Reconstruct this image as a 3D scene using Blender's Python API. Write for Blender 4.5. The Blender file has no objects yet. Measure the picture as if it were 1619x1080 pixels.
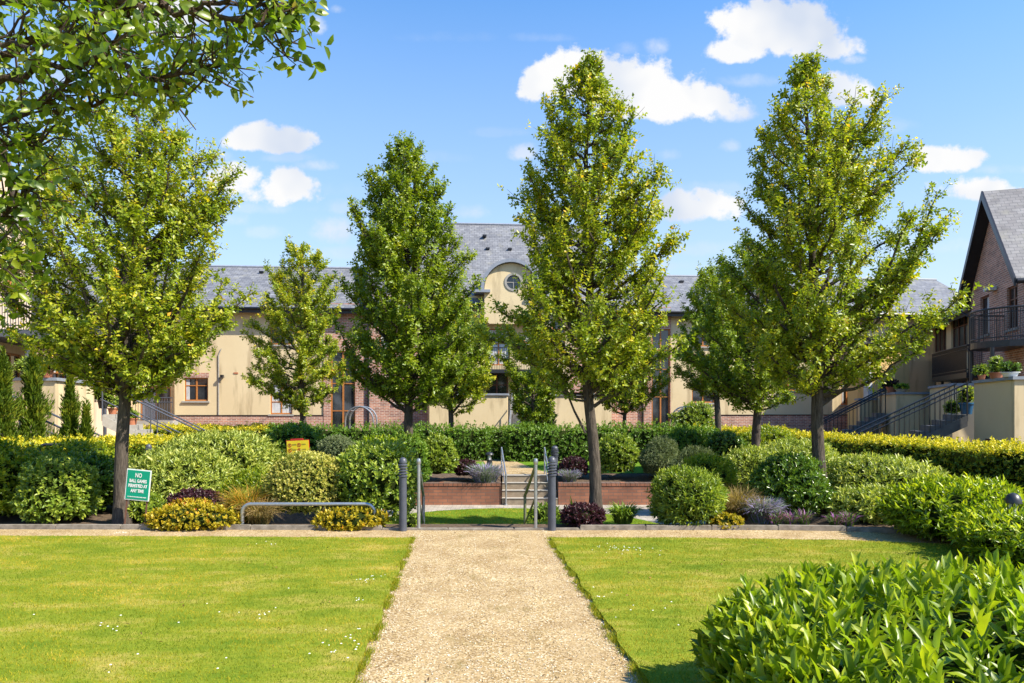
import bpy, math, random
import numpy as np
from mathutils import Vector, Matrix
R = math.radians
random.seed(7)
rng = np.random.default_rng(7)
scene = bpy.context.scene
COL = scene.collection

# ------------------------------------------------------------------ camera
F, CX, HY, CH = 1080.0, 809.5, 645.0, 1.7      # focal length and horizon in photo pixels, camera height
cd = bpy.data.cameras.new("camera"); cam = bpy.data.objects.new("camera", cd); COL.objects.link(cam)
cam.location = (0, 0, CH); cam.rotation_euler = (R(90), 0, 0)
cd.sensor_width = 36; cd.lens = 36 * F / 1619.0; cd.shift_y = (HY - 540) / 1619.0
cd.clip_start = 0.05; cd.clip_end = 2000
scene.camera = cam
scene.view_settings.view_transform = 'Standard'; scene.view_settings.look = 'None'
scene.view_settings.exposure = 1.1; scene.view_settings.gamma = 1

# ------------------------------------------------------------------ sun and sky
SUN = Vector((0.93, -0.42, 1.0)).normalized()
elev = math.asin(SUN.z); azim = math.atan2(SUN.x, SUN.y)
sl = bpy.data.lights.new("sun", 'SUN'); sl.energy = 4.6; sl.angle = R(0.5); sl.color = (1.0, 0.94, 0.82)
so = bpy.data.objects.new("sun", sl); COL.objects.link(so)
so.rotation_euler = SUN.to_track_quat('Z', 'Y').to_euler(); so.location = (10, -5, 30)

w = bpy.data.worlds.new("World"); scene.world = w; w.use_nodes = True
nt = w.node_tree; nt.nodes.clear()
def WN(t, **k):
    n = nt.nodes.new(t)
    for a, b in k.items(): setattr(n, a, b)
    return n
def WL(a, b): nt.links.new(a, b)
def wmath(op, a, b=None, c=None, clamp=False):
    n = WN('ShaderNodeMath', operation=op, use_clamp=clamp)
    for i, v in enumerate((a, b, c)):
        if v is None: continue
        if isinstance(v, (int, float)): n.inputs[i].default_value = v
        else: WL(v, n.inputs[i])
    return n.outputs[0]
sky = WN('ShaderNodeTexSky', sky_type='NISHITA'); sky.sun_disc = False
sky.sun_elevation = elev; sky.sun_rotation = azim
sky.altitude = 0; sky.air_density = 1.0; sky.dust_density = 0.6; sky.ozone_density = 3.5
hs = WN('ShaderNodeHueSaturation'); hs.inputs['Saturation'].default_value = 1.52; hs.inputs['Value'].default_value = 1.0
WL(sky.outputs[0], hs.inputs['Color'])
geo = WN('ShaderNodeTexCoord'); sep = WN('ShaderNodeSeparateXYZ'); WL(geo.outputs['Generated'], sep.inputs[0])
yy = wmath('MAXIMUM', sep.outputs[1], 0.02)
u = wmath('DIVIDE', sep.outputs[0], yy); v = wmath('DIVIDE', sep.outputs[2], yy)
comb = WN('ShaderNodeCombineXYZ'); WL(u, comb.inputs[0]); WL(v, comb.inputs[1])
nz = WN('ShaderNodeTexNoise'); nz.inputs['Scale'].default_value = 17; nz.inputs['Detail'].default_value = 9
nz.inputs['Roughness'].default_value = 0.62; WL(comb.outputs[0], nz.inputs['Vector'])
nz2 = WN('ShaderNodeTexNoise'); nz2.inputs['Scale'].default_value = 5.5; nz2.inputs['Detail'].default_value = 3
WL(comb.outputs[0], nz2.inputs['Vector'])
nsum = wmath('MULTIPLY', wmath('SUBTRACT', nz.outputs['Fac'], 0.5), 2.4)
CL = [(1225,48,95,50,1),(1170,80,50,26,.9),(1295,78,62,26,.9),(1345,95,22,10,.6),(903,130,72,46,1.05),(985,140,110,52,1.1),(1075,165,95,36,1),(1150,178,50,18,.8),
      (1038,76,20,17,.45),(990,80,22,12,.35),(425,222,68,24,1),(378,285,46,28,1),(445,302,56,30,1),(503,262,32,11,.45),(530,368,38,25,.6),
      (1097,332,62,27,.95),(1492,256,52,24,.95),(1552,300,72,21,.95),(1325,150,60,30,.85),(1152,232,16,11,.4),(830,243,24,16,.6),
      (420,368,30,12,.3),(262,28,85,42,.9),(504,42,16,22,.7),(740,338,32,14,.4),(531,16,16,9,.5),(545,330,30,16,.35),(1060,245,22,12,.3),(790,210,60,9,.2),
      (1400,200,50,14,.25),(150,120,90,30,.5),(1590,270,60,10,.35),(400,330,90,12,.3),(600,300,110,16,.22),(690,250,60,12,.2),(1120,395,90,14,.3),(1450,390,90,16,.3),(330,250,40,14,.4),(860,60,50,9,.2),(560,400,70,14,.35),(1040,420,60,12,.35),(640,340,70,20,.45),(330,345,60,18,.4),(1130,300,80,12,.25),(1180,130,50,12,.35),(700,60,80,10,.15),(455,250,50,9,.3)]
tot = None
for (px, py, rx, ry, st) in CL:
    dx = wmath('MULTIPLY', wmath('SUBTRACT', u, (px - CX) / F), F / (rx * 1.22))
    dv = wmath('SUBTRACT', v, (HY - py) / F)
    dyt = wmath('MAXIMUM', wmath('MULTIPLY', dv, F / (ry*1.24)), wmath('MULTIPLY', dv, -F / (ry * 0.9)))
    r2 = wmath('ADD', wmath('MULTIPLY', dx, dx), wmath('MULTIPLY', dyt, dyt))
    base = wmath('SUBTRACT', 1.0, r2)
    m = wmath('MULTIPLY', wmath('ADD', base, wmath('MULTIPLY', nsum, 1.45)), 1.7 if st > .8 else 0.95, None, True)
    m = wmath('MULTIPLY', m, st)
    tot = m if tot is None else wmath('MAXIMUM', tot, m)
front = wmath('GREATER_THAN', sep.outputs[1], 0.05)
mask = wmath('MULTIPLY', tot, front, None, True)
sm = WN('ShaderNodeMapRange', interpolation_type='SMOOTHSTEP'); WL(mask, sm.inputs[0])
ccol = WN('ShaderNodeValToRGB')
ccol.color_ramp.elements[0].position = 0.35; ccol.color_ramp.elements[0].color = (2.2, 2.45, 2.9, 1)
ccol.color_ramp.elements[1].position = 0.55; ccol.color_ramp.elements[1].color = (3.2, 3.2, 3.2, 1)
WL(nz2.outputs['Fac'], ccol.inputs[0])
mixc = WN('ShaderNodeMix', data_type='RGBA'); WL(sm.outputs[0], mixc.inputs['Factor'])
# a pale veil of summer haze low in the sky
veil = WN('ShaderNodeMapRange'); veil.inputs[1].default_value = 0.0; veil.inputs[2].default_value = 0.66
veil.inputs[3].default_value = 1.0; veil.inputs[4].default_value = 0.0; WL(sep.outputs[2], veil.inputs[0])
mixv = WN('ShaderNodeMix', data_type='RGBA'); WL(veil.outputs[0], mixv.inputs['Factor']); WL(hs.outputs[0], mixv.inputs['A'])
mixv.inputs['B'].default_value = (2.55, 2.85, 3.2, 1)
WL(mixv.outputs['Result'], mixc.inputs['A']); WL(ccol.outputs[0], mixc.inputs['B'])
bg = WN('ShaderNodeBackground'); bg.inputs[1].default_value = 0.145; WL(mixc.outputs['Result'], bg.inputs[0])
ow = WN('ShaderNodeOutputWorld'); WL(bg.outputs[0], ow.inputs[0])

# ------------------------------------------------------------------ pixel helpers
def at(px, py, d):
    return Vector(((px - CX) / F * d, d, CH + (HY - py) / F * d))
def gr(px, py, z=0.0):
    d = (CH - z) * F / (py - HY)
    return Vector(((px - CX) / F * d, d, z))
def xat(px, d): return (px - CX) / F * d
def zat(py, d): return CH + (HY - py) / F * d

class Frame:                      # a facade plane: local x along it, local -y faces out
    def __init__(s, ox, oy, ang):
        s.o = Vector((ox, oy, 0)); s.a = ang; s.c = math.cos(ang); s.s = math.sin(ang)
    def f(s, px, py, t=0.0):
        k = (px - CX) / F; ox, oy = s.o.x, s.o.y
        den = s.c - k * s.s
        S = (k * (oy + t * s.c) - ox + t * s.s) / den
        Y = oy + S * s.s + t * s.c
        return S, CH + (HY - py) / F * Y
    def x(s, px, t=0.0): return s.f(px, 600, t)[0]
    def w(s, x, y, z=0.0):
        return Vector((s.o.x + x * s.c - y * s.s, s.o.y + x * s.s + y * s.c, z))

# ------------------------------------------------------------------ materials
MATS = {}
def newmat(name):
    m = bpy.data.materials.new(name); m.use_nodes = True
    MATS[name] = m
    return m, m.node_tree, m.node_tree.nodes['Principled BSDF']
def mk(t, ty, **k):
    n = t.nodes.new(ty)
    for a, b in k.items(): setattr(n, a, b)
    return n
def ramp(t, stops, fac):
    r = mk(t, 'ShaderNodeValToRGB'); cr = r.color_ramp
    while len(cr.elements) < len(stops): cr.elements.new(0.5)
    for e, (p, c) in zip(cr.elements, stops): e.position = p; e.color = (*c, 1)
    t.links.new(fac, r.inputs[0]); return r.outputs[0]
def noise(t, scale, detail=4, rough=.55, vec=None):
    n = mk(t, 'ShaderNodeTexNoise'); n.inputs['Scale'].default_value = scale
    n.inputs['Detail'].default_value = detail; n.inputs['Roughness'].default_value = rough
    if vec is None: vec = objc(t)
    t.links.new(vec, n.inputs['Vector']); return n.outputs['Fac']
def objc(t):
    c = t.nodes.get('objc')
    if not c: c = mk(t, 'ShaderNodeTexCoord'); c.name = 'objc'
    return c.outputs['Object']
def mixrgb(t, fac, a, b, mode='MIX'):
    n = mk(t, 'ShaderNodeMix', data_type='RGBA', blend_type=mode)
    for i, v in (('Factor', fac), ('A', a), ('B', b)):
        if isinstance(v, (int, float)): n.inputs[i].default_value = v
        elif isinstance(v, tuple): n.inputs[i].default_value = (*v, 1)
        else: t.links.new(v, n.inputs[i])
    return n.outputs['Result']
def bump(t, b, h, strength, dist=0.02):
    n = mk(t, 'ShaderNodeBump'); n.inputs['Strength'].default_value = strength; n.inputs['Distance'].default_value = dist
    t.links.new(h, n.inputs['Height']); t.links.new(n.outputs[0], b.inputs['Normal'])

def mat_noise(name, c1, c2, scale=6, rough=.8, bs=.2, bscale=60, metal=0, spec=.4):
    m, t, b = newmat(name)
    f = noise(t, scale, 5)
    t.links.new(ramp(t, [(.3, c1), (.7, c2)], f), b.inputs['Base Color'])
    b.inputs['Roughness'].default_value = rough; b.inputs['Metallic'].default_value = metal
    b.inputs['Specular IOR Level'].default_value = spec
    if bs: bump(t, b, noise(t, bscale, 4), bs, .01)
    return m
def stretch(t, vec, s):
    n = mk(t, 'ShaderNodeVectorMath', operation='MULTIPLY'); n.inputs[1].default_value = s
    t.links.new(vec, n.inputs[0]); return n.outputs[0]
def wallvec(t, axis='xy', zs=1.0):
    s = mk(t, 'ShaderNodeSeparateXYZ'); t.links.new(objc(t), s.inputs[0])
    c = mk(t, 'ShaderNodeCombineXYZ')
    if axis == 'flat': return objc(t)
    if axis == 'xy':
        a = mk(t, 'ShaderNodeMath', operation='ADD'); t.links.new(s.outputs[0], a.inputs[0]); t.links.new(s.outputs[1], a.inputs[1]); t.links.new(a.outputs[0], c.inputs[0])
    else: t.links.new(s.outputs['xyz'.index(axis)], c.inputs[0])
    z = mk(t, 'ShaderNodeMath', operation='MULTIPLY'); z.inputs[1].default_value = zs
    t.links.new(s.outputs[2], z.inputs[0]); t.links.new(z.outputs[0], c.inputs[1])
    return c.outputs[0]
def mat_brick(name, c1, c2, mortar, bw=.225, rh=.075, ms=.01, axis='xy', zs=1, rough=.85, offs=.5, ns=3, bstr=.5, tint=(.5,.5,.5)):
    m, t, b = newmat(name)
    br = mk(t, 'ShaderNodeTexBrick'); br.offset = offs
    t.links.new(wallvec(t, axis, zs), br.inputs['Vector'])
    br.inputs['Color1'].default_value = (*c1, 1); br.inputs['Color2'].default_value = (*c2, 1); br.inputs['Mortar'].default_value = (*mortar, 1)
    br.inputs['Scale'].default_value = 1; br.inputs['Brick Width'].default_value = bw; br.inputs['Row Height'].default_value = rh
    br.inputs['Mortar Size'].default_value = ms; br.inputs['Mortar Smooth'].default_value = .2
    n = noise(t, ns, 5)
    col = mixrgb(t, .7, br.outputs['Color'], ramp(t, [(.3, (.33,.33,.33)), (.7, (.66,.66,.66))], n), 'OVERLAY')
    if name.startswith('slate'):
        col = mixrgb(t, ramp(t, [(.55, (0,0,0)), (.75, (.6,.6,.6))], noise(t, 1.6, 8, .7)), col, (.30,.28,.20))
    t.links.new(col, b.inputs['Base Color']); b.inputs['Roughness'].default_value = rough
    bump(t, b, br.outputs['Fac'], -bstr, .01)
    return m
mat_brick('brick', (.46,.20,.125), (.25,.11,.08), (.52,.44,.36))
mat_brick('wall_brick', (.30,.12,.065), (.21,.085,.05), (.14,.09,.07), ms=.008)
mat_brick('slate_x', (.20,.20,.205), (.14,.14,.15), (.07,.07,.075), .26, .15, .010, 'x', 1.25, .6)
mat_brick('slate_y', (.23,.215,.205), (.17,.155,.15), (.09,.09,.09), .24, .15, .009, 'y', 1.25, .6)
mat_brick('pavers', (.40,.345,.28), (.31,.27,.22), (.15,.14,.12), .2, .1, .006, 'flat', 1)
def mat_render(name, a, b2, stain):
    m, t, b = newmat(name)
    f = noise(t, .7, 6)
    col = ramp(t, [(.3, a), (.7, b2)], f)
    f2 = noise(t, 1.0, 6, .6, stretch(t, objc(t), (2.2, 2.2, .35)))
    fm = ramp(t, [(.52, (0,0,0)), (.72, (.85,.85,.85))], f2)
    col = mixrgb(t, fm, col, stain)
    t.links.new(col, b.inputs['Base Color']); b.inputs['Roughness'].default_value = .9
    b.inputs['Specular IOR Level'].default_value = .2
    bump(t, b, noise(t, 90, 3), .25, .005); return m
mat_render('render_cream', (.60,.47,.275), (.66,.53,.32), (.30,.22,.12))
mat_render('render_pale', (.66,.50,.36), (.71,.56,.42), (.42,.3,.2))
mat_render('render_orange', (.66,.42,.17), (.70,.46,.2), (.4,.24,.1))
mat_noise('timber', (.42,.165,.04), (.33,.12,.03), 12, .5, .1)
mat_noise('dark_timber', (.16,.06,.025), (.10,.035,.018), 12, .5, .1)
mat_noise('coping', (.20,.22,.25), (.27,.29,.31), 4, .8, .2)
mat_noise('stone_sill', (.36,.34,.30), (.28,.26,.23), 6, .85, .2)
mat_noise('dark_metal', (.018,.019,.022), (.028,.028,.03), 8, .4, 0, spec=.5)
mat_noise('grey_steps', (.10,.10,.10), (.16,.155,.15), 6, .8, .3)
mat_noise('bollard_grey', (.055,.06,.075), (.075,.08,.10), 9, .42, .05, 40)
mat_noise('galvanised', (.36,.37,.38), (.48,.49,.50), 30, .38, .05, 60, metal=.75)
mat_noise('olive_rail', (.16,.18,.08), (.22,.22,.12), 30, .5, .05, 60, metal=.3)
mat_noise('lead', (.20,.22,.26), (.27,.29,.33), 8, .55, .1)
mat_noise('gutter', (.012,.013,.016), (.02,.02,.024), 8, .35, 0)
mat_noise('kerb_stone', (.15,.125,.095), (.32,.275,.22), 9, .9, .4, 80)
mat_noise('timber_riser', (.30,.24,.17), (.22,.17,.12), 14, .85, .3)
mat_noise('step_tread', (.42,.37,.30), (.36,.31,.25), 30, .9, .3)
mat_noise('terracotta', (.42,.16,.08), (.34,.12,.06), 12, .8, .1)
mat_noise('blue_glaze', (.02,.08,.16), (.03,.11,.2), 12, .25, 0)
mat_noise('white_paint', (.74,.74,.72), (.64,.64,.61), 5, .5, 0)
mat_noise('sign_green', (.0,.235,.14), (.0,.27,.165), 4, .35, 0)
mat_noise('sign_yellow', (.78,.60,.03), (.70,.53,.02), 4, .4, 0)
mat_noise('sign_red', (.50,.03,.025), (.42,.025,.02), 5, .4, 0)
mat_noise('sign_black', (.03,.03,.03), (.05,.045,.04), 5, .5, 0)
mat_noise('rust', (.16,.07,.04), (.10,.045,.03), 25, .8, .2)
mat_noise('grey_door', (.20,.24,.32), (.24,.28,.36), 3, .4, 0)
mat_noise('curtain', (.58,.57,.55), (.42,.42,.42), 3, .9, 0)
mat_noise('flower_white', (.8,.8,.75), (.7,.7,.6), 3, .8, 0)
def mat_glass():
    m, t, b = newmat('glass')
    t.links.new(ramp(t, [(.35, (.012,.014,.016)), (.7, (.05,.055,.06))], noise(t, 1.1, 3)), b.inputs['Base Color'])
    b.inputs['Roughness'].default_value = .06; b.inputs['Specular IOR Level'].default_value = .9
    bump(t, b, noise(t, 2.0, 1), .04, .05)
mat_glass()
def mat_bark(name, a, b2):
    m, t, b = newmat(name)
    v = stretch(t, objc(t), (14, 14, 2.2))
    f = noise(t, 2.4, 6, .65, v)
    t.links.new(ramp(t, [(.32, a), (.68, b2)], f), b.inputs['Base Color']); b.inputs['Roughness'].default_value = .95
    b.inputs['Specular IOR Level'].default_value = .15
    bump(t, b, f, .9, .03)
mat_bark('bark', (.035,.028,.022), (.125,.10,.078))
mat_bark('bark_thin', (.05,.033,.022), (.12,.085,.055))
# ground materials
def mat_gravel():
    m, t, b = newmat('gravel')
    v = mk(t, 'ShaderNodeTexVoronoi'); v.inputs['Scale'].default_value = 105; t.links.new(objc(t), v.inputs['Vector'])
    s = mk(t, 'ShaderNodeSeparateColor'); t.links.new(v.outputs['Color'], s.inputs[0])
    c1 = ramp(t, [(.0, (.12,.075,.035)), (.35, (.37,.255,.112)), (.8, (.50,.365,.18)), (1, (.72,.63,.47))], s.outputs[0])
    big = ramp(t, [(.34, (.68,.62,.55)), (.6, (1,1,1))], noise(t, 2.3, 6, .6))
    col = mixrgb(t, .85, c1, big, 'MULTIPLY')
    worn = ramp(t, [(.42, (0,0,0)), (.66, (.5,.5,.5))], noise(t, 1.3, 5, .6, stretch(t, objc(t), (2.2, .5, 1))))
    col = mixrgb(t, worn, col, (.38,.27,.14))
    moss = ramp(t, [(.555, (0,0,0)), (.70, (.75,.75,.75))], noise(t, 3.4, 8, .72, stretch(t, objc(t), (1, .8, 1))))
    col = mixrgb(t, moss, col, mixrgb(t, noise(t, 40, 2), (.10,.10,.015), (.30,.19,.08)))
    t.links.new(col, b.inputs['Base Color']); b.inputs['Roughness'].default_value = .95; b.inputs['Specular IOR Level'].default_value = .2
    bump(t, b, v.outputs['Distance'], -.8, .02)
mat_gravel()
def mat_turf(name, a, b2, c):
    m, t, b = newmat(name)
    f = noise(t, 2.0, 7, .68, stretch(t, objc(t), (.7, 1.5, 1)))
    col = ramp(t, [(.32, a), (.5, b2), (.68, c)], f)
    col = mixrgb(t, .45, col, ramp(t, [(.3, (.3,.3,.3)), (.7, (.75,.75,.75))], noise(t, 55, 4, .7)), 'OVERLAY')
    t.links.new(col, b.inputs['Base Color']); b.inputs['Roughness'].default_value = .9; b.inputs['Specular IOR Level'].default_value = .1
    bump(t, b, noise(t, 120, 4), .7, .02)
mat_turf('turf', (.11,.18,.012), (.22,.25,.02), (.40,.32,.07))
mat_turf('turf_fresh', (.09,.17,.012), (.12,.21,.015), (.15,.23,.02))
m, t, b = newmat('stone_loose')
oi = mk(t, 'ShaderNodeTexWhiteNoise'); sn = mk(t, 'ShaderNodeVectorMath', operation='SNAP'); sn.inputs[1].default_value = (.02, .02, 1); t.links.new(objc(t), sn.inputs[0]); t.links.new(sn.outputs[0], oi.inputs['Vector'])
t.links.new(ramp(t, [(0, (.22,.14,.07)), (.5, (.50,.38,.2)), (1, (.75,.68,.54))], oi.outputs['Value']), b.inputs['Base Color']); b.inputs['Roughness'].default_value = .9
m, t, b = newmat('soil')
t.links.new(ramp(t, [(.3, (.05,.03,.018)), (.55, (.11,.07,.04)), (.75, (.22,.15,.09))], noise(t, 14, 8, .7)), b.inputs['Base Color'])
b.inputs['Roughness'].default_value = 1; bump(t, b, noise(t, 40, 5), .8, .03)

LEAFG = {'leaf_near': 1.6, 'leaf_dark': 2.0, 'leaf_mid': 1.6, 'leaf_hedge': 1.7, 'leaf_grey': 1.3, 'leaf_variegated': 1.15, 'leaf_orange': .95, 'leaf_gold': 1.4, 'leaf_purple': .75, 'blade': 1.3, 'straw': 1.1, 'straw_green': 1.1, 'leaf_tree': 1.75, 'leaf_tree_deep': 1.7, 'leaf_laurel': 1.4, 'leaf_conifer': 1.4, 'yellow_flower': 1}
def mat_leaf(name, stops, trans=.35, rough=.45, spec=.4, tb=1.35, vein=False):
    """leaf colour from a per-leaf random value; thin leaves let light through"""
    m, t, b = newmat(name)
    a = mk(t, 'ShaderNodeAttribute', attribute_name='rnd')
    gain = LEAFG.get(name, 1.5)
    if name in ('lavender', 'salvia', 'leaf_purple', 'straw', 'dead_leaf', 'yellow_flower'): stops = [(p, (c[0]/1.38, c[1]/1.12, c[2]/.75)) for p, c in stops]
    col = ramp(t, [(p, (min(.8, c[0]*gain*1.38), min(.8, c[1]*gain*1.12), c[2]*gain*.75)) for p, c in stops], a.outputs['Fac'])
    if vein:
        col = mixrgb(t, .35, col, ramp(t, [(.35, (.35,.35,.35)), (.65, (.68,.68,.6))], noise(t, 9, 3)), 'OVERLAY')
    t.links.new(col, b.inputs['Base Color']); b.inputs['Roughness'].default_value = rough
    b.inputs['Specular IOR Level'].default_value = spec
    tr = mk(t, 'ShaderNodeBsdfTranslucent')
    tc = mixrgb(t, 1.0, col, (tb, tb * 1.05, tb * .45), 'MULTIPLY'); t.links.new(tc, tr.inputs[0])
    mx = mk(t, 'ShaderNodeMixShader'); mx.inputs[0].default_value = trans
    t.links.new(b.outputs[0], mx.inputs[1]); t.links.new(tr.outputs[0], mx.inputs[2])
    t.links.new(mx.outputs[0], t.nodes['Material Output'].inputs[0])
    return m
mat_leaf('leaf_tree', [(0, (.045,.085,.010)), (.45, (.095,.155,.014)), (.8, (.19,.225,.02)), (.93, (.30,.27,.03)), (1, (.34,.19,.03))], .38, .4, .45)
mat_leaf('leaf_tree_deep', [(0, (.04,.08,.010)), (.5, (.08,.14,.012)), (.9, (.15,.20,.015)), (1, (.2,.22,.02))], .35, .4, .45)
mat_leaf('leaf_near', [(0, (.03,.065,.008)), (.5, (.065,.12,.01)), (.9, (.13,.18,.015)), (1, (.2,.18,.02))], .45, .35, .5, 1.6, True)
mat_leaf('leaf_laurel', [(0, (.025,.060,.008)), (.4, (.06,.115,.010)), (.75, (.115,.20,.012)), (1, (.23,.30,.02))], .38, .36, .42, 1.5, True)
mat_leaf('leaf_bright', [(0, (.04,.09,.010)), (.5, (.10,.17,.014)), (1, (.24,.28,.02))], .35, .35, .5)
mat_leaf('leaf_mid', [(0, (.035,.08,.014)), (.5, (.085,.15,.022)), (1, (.20,.27,.05))], .30, .35, .5)
mat_leaf('leaf_pale', [(0, (.06,.11,.03)), (.5, (.14,.21,.05)), (1, (.30,.36,.12))], .30, .4, .5)
mat_leaf('leaf_dark', [(0, (.02,.05,.008)), (.6, (.04,.09,.012)), (1, (.09,.15,.02))], .22, .28, .55)
mat_leaf('leaf_hedge', [(0, (.03,.075,.012)), (.6, (.06,.13,.018)), (1, (.13,.2,.025))], .28, .4, .4)
mat_leaf('leaf_gold', [(0, (.035,.085,.010)), (.45, (.09,.155,.014)), (.7, (.28,.30,.02)), (1, (.48,.42,.03))], .30, .45, .4)
mat_leaf('leaf_variegated', [(0, (.07,.12,.02)), (.45, (.16,.22,.05)), (.75, (.40,.42,.14)), (1, (.62,.60,.30))], .28, .4, .4)
mat_leaf('leaf_purple', [(0, (.03,.010,.018)), (.6, (.075,.02,.03)), (1, (.15,.05,.055))], .25, .4, .45, 1.2)
mat_leaf('leaf_orange', [(0, (.10,.14,.015)), (.45, (.28,.29,.02)), (.9, (.44,.38,.03)), (.965, (.42,.18,.03)), (1, (.28,.05,.02))], .30, .45, .4, 1.2)
mat_leaf('leaf_grey', [(0, (.05,.085,.055)), (.6, (.09,.14,.09)), (1, (.16,.21,.15))], .2, .5, .3)
mat_leaf('leaf_conifer', [(0, (.03,.07,.008)), (.6, (.075,.13,.012)), (1, (.17,.2,.02))], .2, .55, .3)
mat_leaf('lavender', [(0, (.08,.12,.06)), (.5, (.16,.21,.13)), (.75, (.2,.16,.28)), (1, (.3,.25,.42))], .25, .6, .2, 1.1)
mat_leaf('salvia', [(0, (.05,.1,.02)), (.6, (.1,.15,.04)), (.8, (.2,.07,.2)), (1, (.3,.12,.28))], .25, .6, .2, 1.1)
mat_leaf('straw', [(0, (.10,.11,.03)), (.5, (.24,.17,.06)), (1, (.40,.28,.12))], .35, .6, .2, 1.2)
mat_leaf('straw_green', [(0, (.08,.14,.02)), (.6, (.20,.23,.04)), (1, (.44,.27,.07))], .35, .6, .2, 1.2)
mat_leaf('blade', [(0, (.07,.135,.008)), (.5, (.15,.195,.010)), (.85, (.27,.245,.022)), (1, (.38,.30,.07))], .30, .6, .2, 1.1)
mat_leaf('dead_leaf', [(0, (.05,.03,.015)), (1, (.2,.11,.04))], .1, .8, .2)
mat_leaf('fern', [(0, (.03,.08,.012)), (1, (.12,.2,.03))], .3, .5, .3)
mat_leaf('yellow_flower', [(0, (.6,.45,.02)), (1, (.75,.6,.05))], .3, .6, .2)
m, t, b = newmat('shade_core')  # near-black filler body inside shrubs and hedges, inner shade put into its colour
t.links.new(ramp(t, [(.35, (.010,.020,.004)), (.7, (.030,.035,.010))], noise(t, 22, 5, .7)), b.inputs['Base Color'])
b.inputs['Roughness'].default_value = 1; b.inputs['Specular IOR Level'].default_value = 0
M = MATS

# ------------------------------------------------------------------ object helpers
def tag(o, label=None, cat=None, group=None, kind=None):
    if label: o['label'] = label
    if cat: o['category'] = cat
    if group: o['group'] = group
    if kind: o['kind'] = kind
    return o
def empty(name, loc, label, cat, rz=0, group=None):
    o = bpy.data.objects.new(name, None); COL.objects.link(o); o.location = loc; o.rotation_euler = (0, 0, rz)
    o.empty_display_size = .2
    return tag(o, label, cat, group)
def copy_tree(o, parent=None):
    c = o.copy(); COL.objects.link(c)
    if parent: c.parent = parent
    for ch in list(o.children): copy_tree(ch, c)
    return c

class MB:
    def __init__(s): s.v = []; s.f = []
    def add(s, vs, fs):
        n = len(s.v); s.v += [tuple(q) for q in vs]; s.f += [tuple(i + n for i in f) for f in fs]; return s
    def box(s, x0, x1, y0, y1, z0, z1):
        return s.add([(x0,y0,z0),(x1,y0,z0),(x1,y1,z0),(x0,y1,z0),(x0,y0,z1),(x1,y0,z1),(x1,y1,z1),(x0,y1,z1)],
                     [(0,3,2,1),(4,5,6,7),(0,1,5,4),(1,2,6,5),(2,3,7,6),(3,0,4,7)])
    def poly(s, pts): return s.add(pts, [tuple(range(len(pts)))])
    def prism(s, pts, d):               # polygon extruded along vector d
        n = len(pts); d = Vector(d); a = [Vector(p) for p in pts]; b = [p + d for p in a]
        return s.add(a + b, [tuple(range(n))[::-1], tuple(range(n, 2 * n))] + [(i, (i + 1) % n, n + (i + 1) % n, n + i) for i in range(n)])
    def tube(s, pts, rad, n=8, cap=True):
        pts = [Vector(p) for p in pts]
        if not hasattr(rad, '__len__'): rad = [rad] * len(pts)
        rings = []; up = None; base = len(s.v); vs = []; fs = []
        for i, p in enumerate(pts):
            t = (pts[min(i + 1, len(pts) - 1)] - pts[max(i - 1, 0)])
            if t.length < 1e-9: t = Vector((0, 0, 1))
            t.normalize()
            if up is None: up = t.orthogonal().normalized()
            up = (up - t * up.dot(t))
            up = up.normalized() if up.length > 1e-6 else t.orthogonal().normalized()
            q = t.cross(up)
            for k in range(n):
                a = 2 * math.pi * k / n
                vs.append(p + (up * math.cos(a) + q * math.sin(a)) * rad[i])
        for i in range(len(pts) - 1):
            for k in range(n):
                fs.append((i * n + k, i * n + (k + 1) % n, (i + 1) * n + (k + 1) % n, (i + 1) * n + k))
        if cap: fs.append(tuple(range(n))[::-1]); fs.append(tuple((len(pts) - 1) * n + k for k in range(n)))
        return s.add(vs, fs)
    def lathe(s, prof, c=(0, 0, 0), n=20):
        c = Vector(c); vs = []; fs = []
        for (r, z) in prof:
            for k in range(n):
                a = 2 * math.pi * k / n; vs.append((c.x + r * math.cos(a), c.y + r * math.sin(a), c.z + z))
        for i in range(len(prof) - 1):
            for k in range(n): fs.append((i*n+k, i*n+(k+1)%n, (i+1)*n+(k+1)%n, (i+1)*n+k))
        fs.append(tuple(range(n))[::-1]); fs.append(tuple((len(prof)-1)*n+k for k in range(n)))
        return s.add(vs, fs)
    def build(s, name, mat, parent=None, smooth=False, loc=None):
        me = bpy.data.meshes.new(name); me.from_pydata(s.v, [], s.f); me.update()
        me.materials.append(M[mat])
        if smooth:
            me.polygons.foreach_set('use_smooth', [True] * len(me.polygons))
            try: me.set_sharp_from_angle(angle=R(40))
            except Exception: pass
        o = bpy.data.objects.new(name, me); COL.objects.link(o)
        if parent: o.parent = parent
        if loc is not None: o.location = loc
        return o

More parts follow.
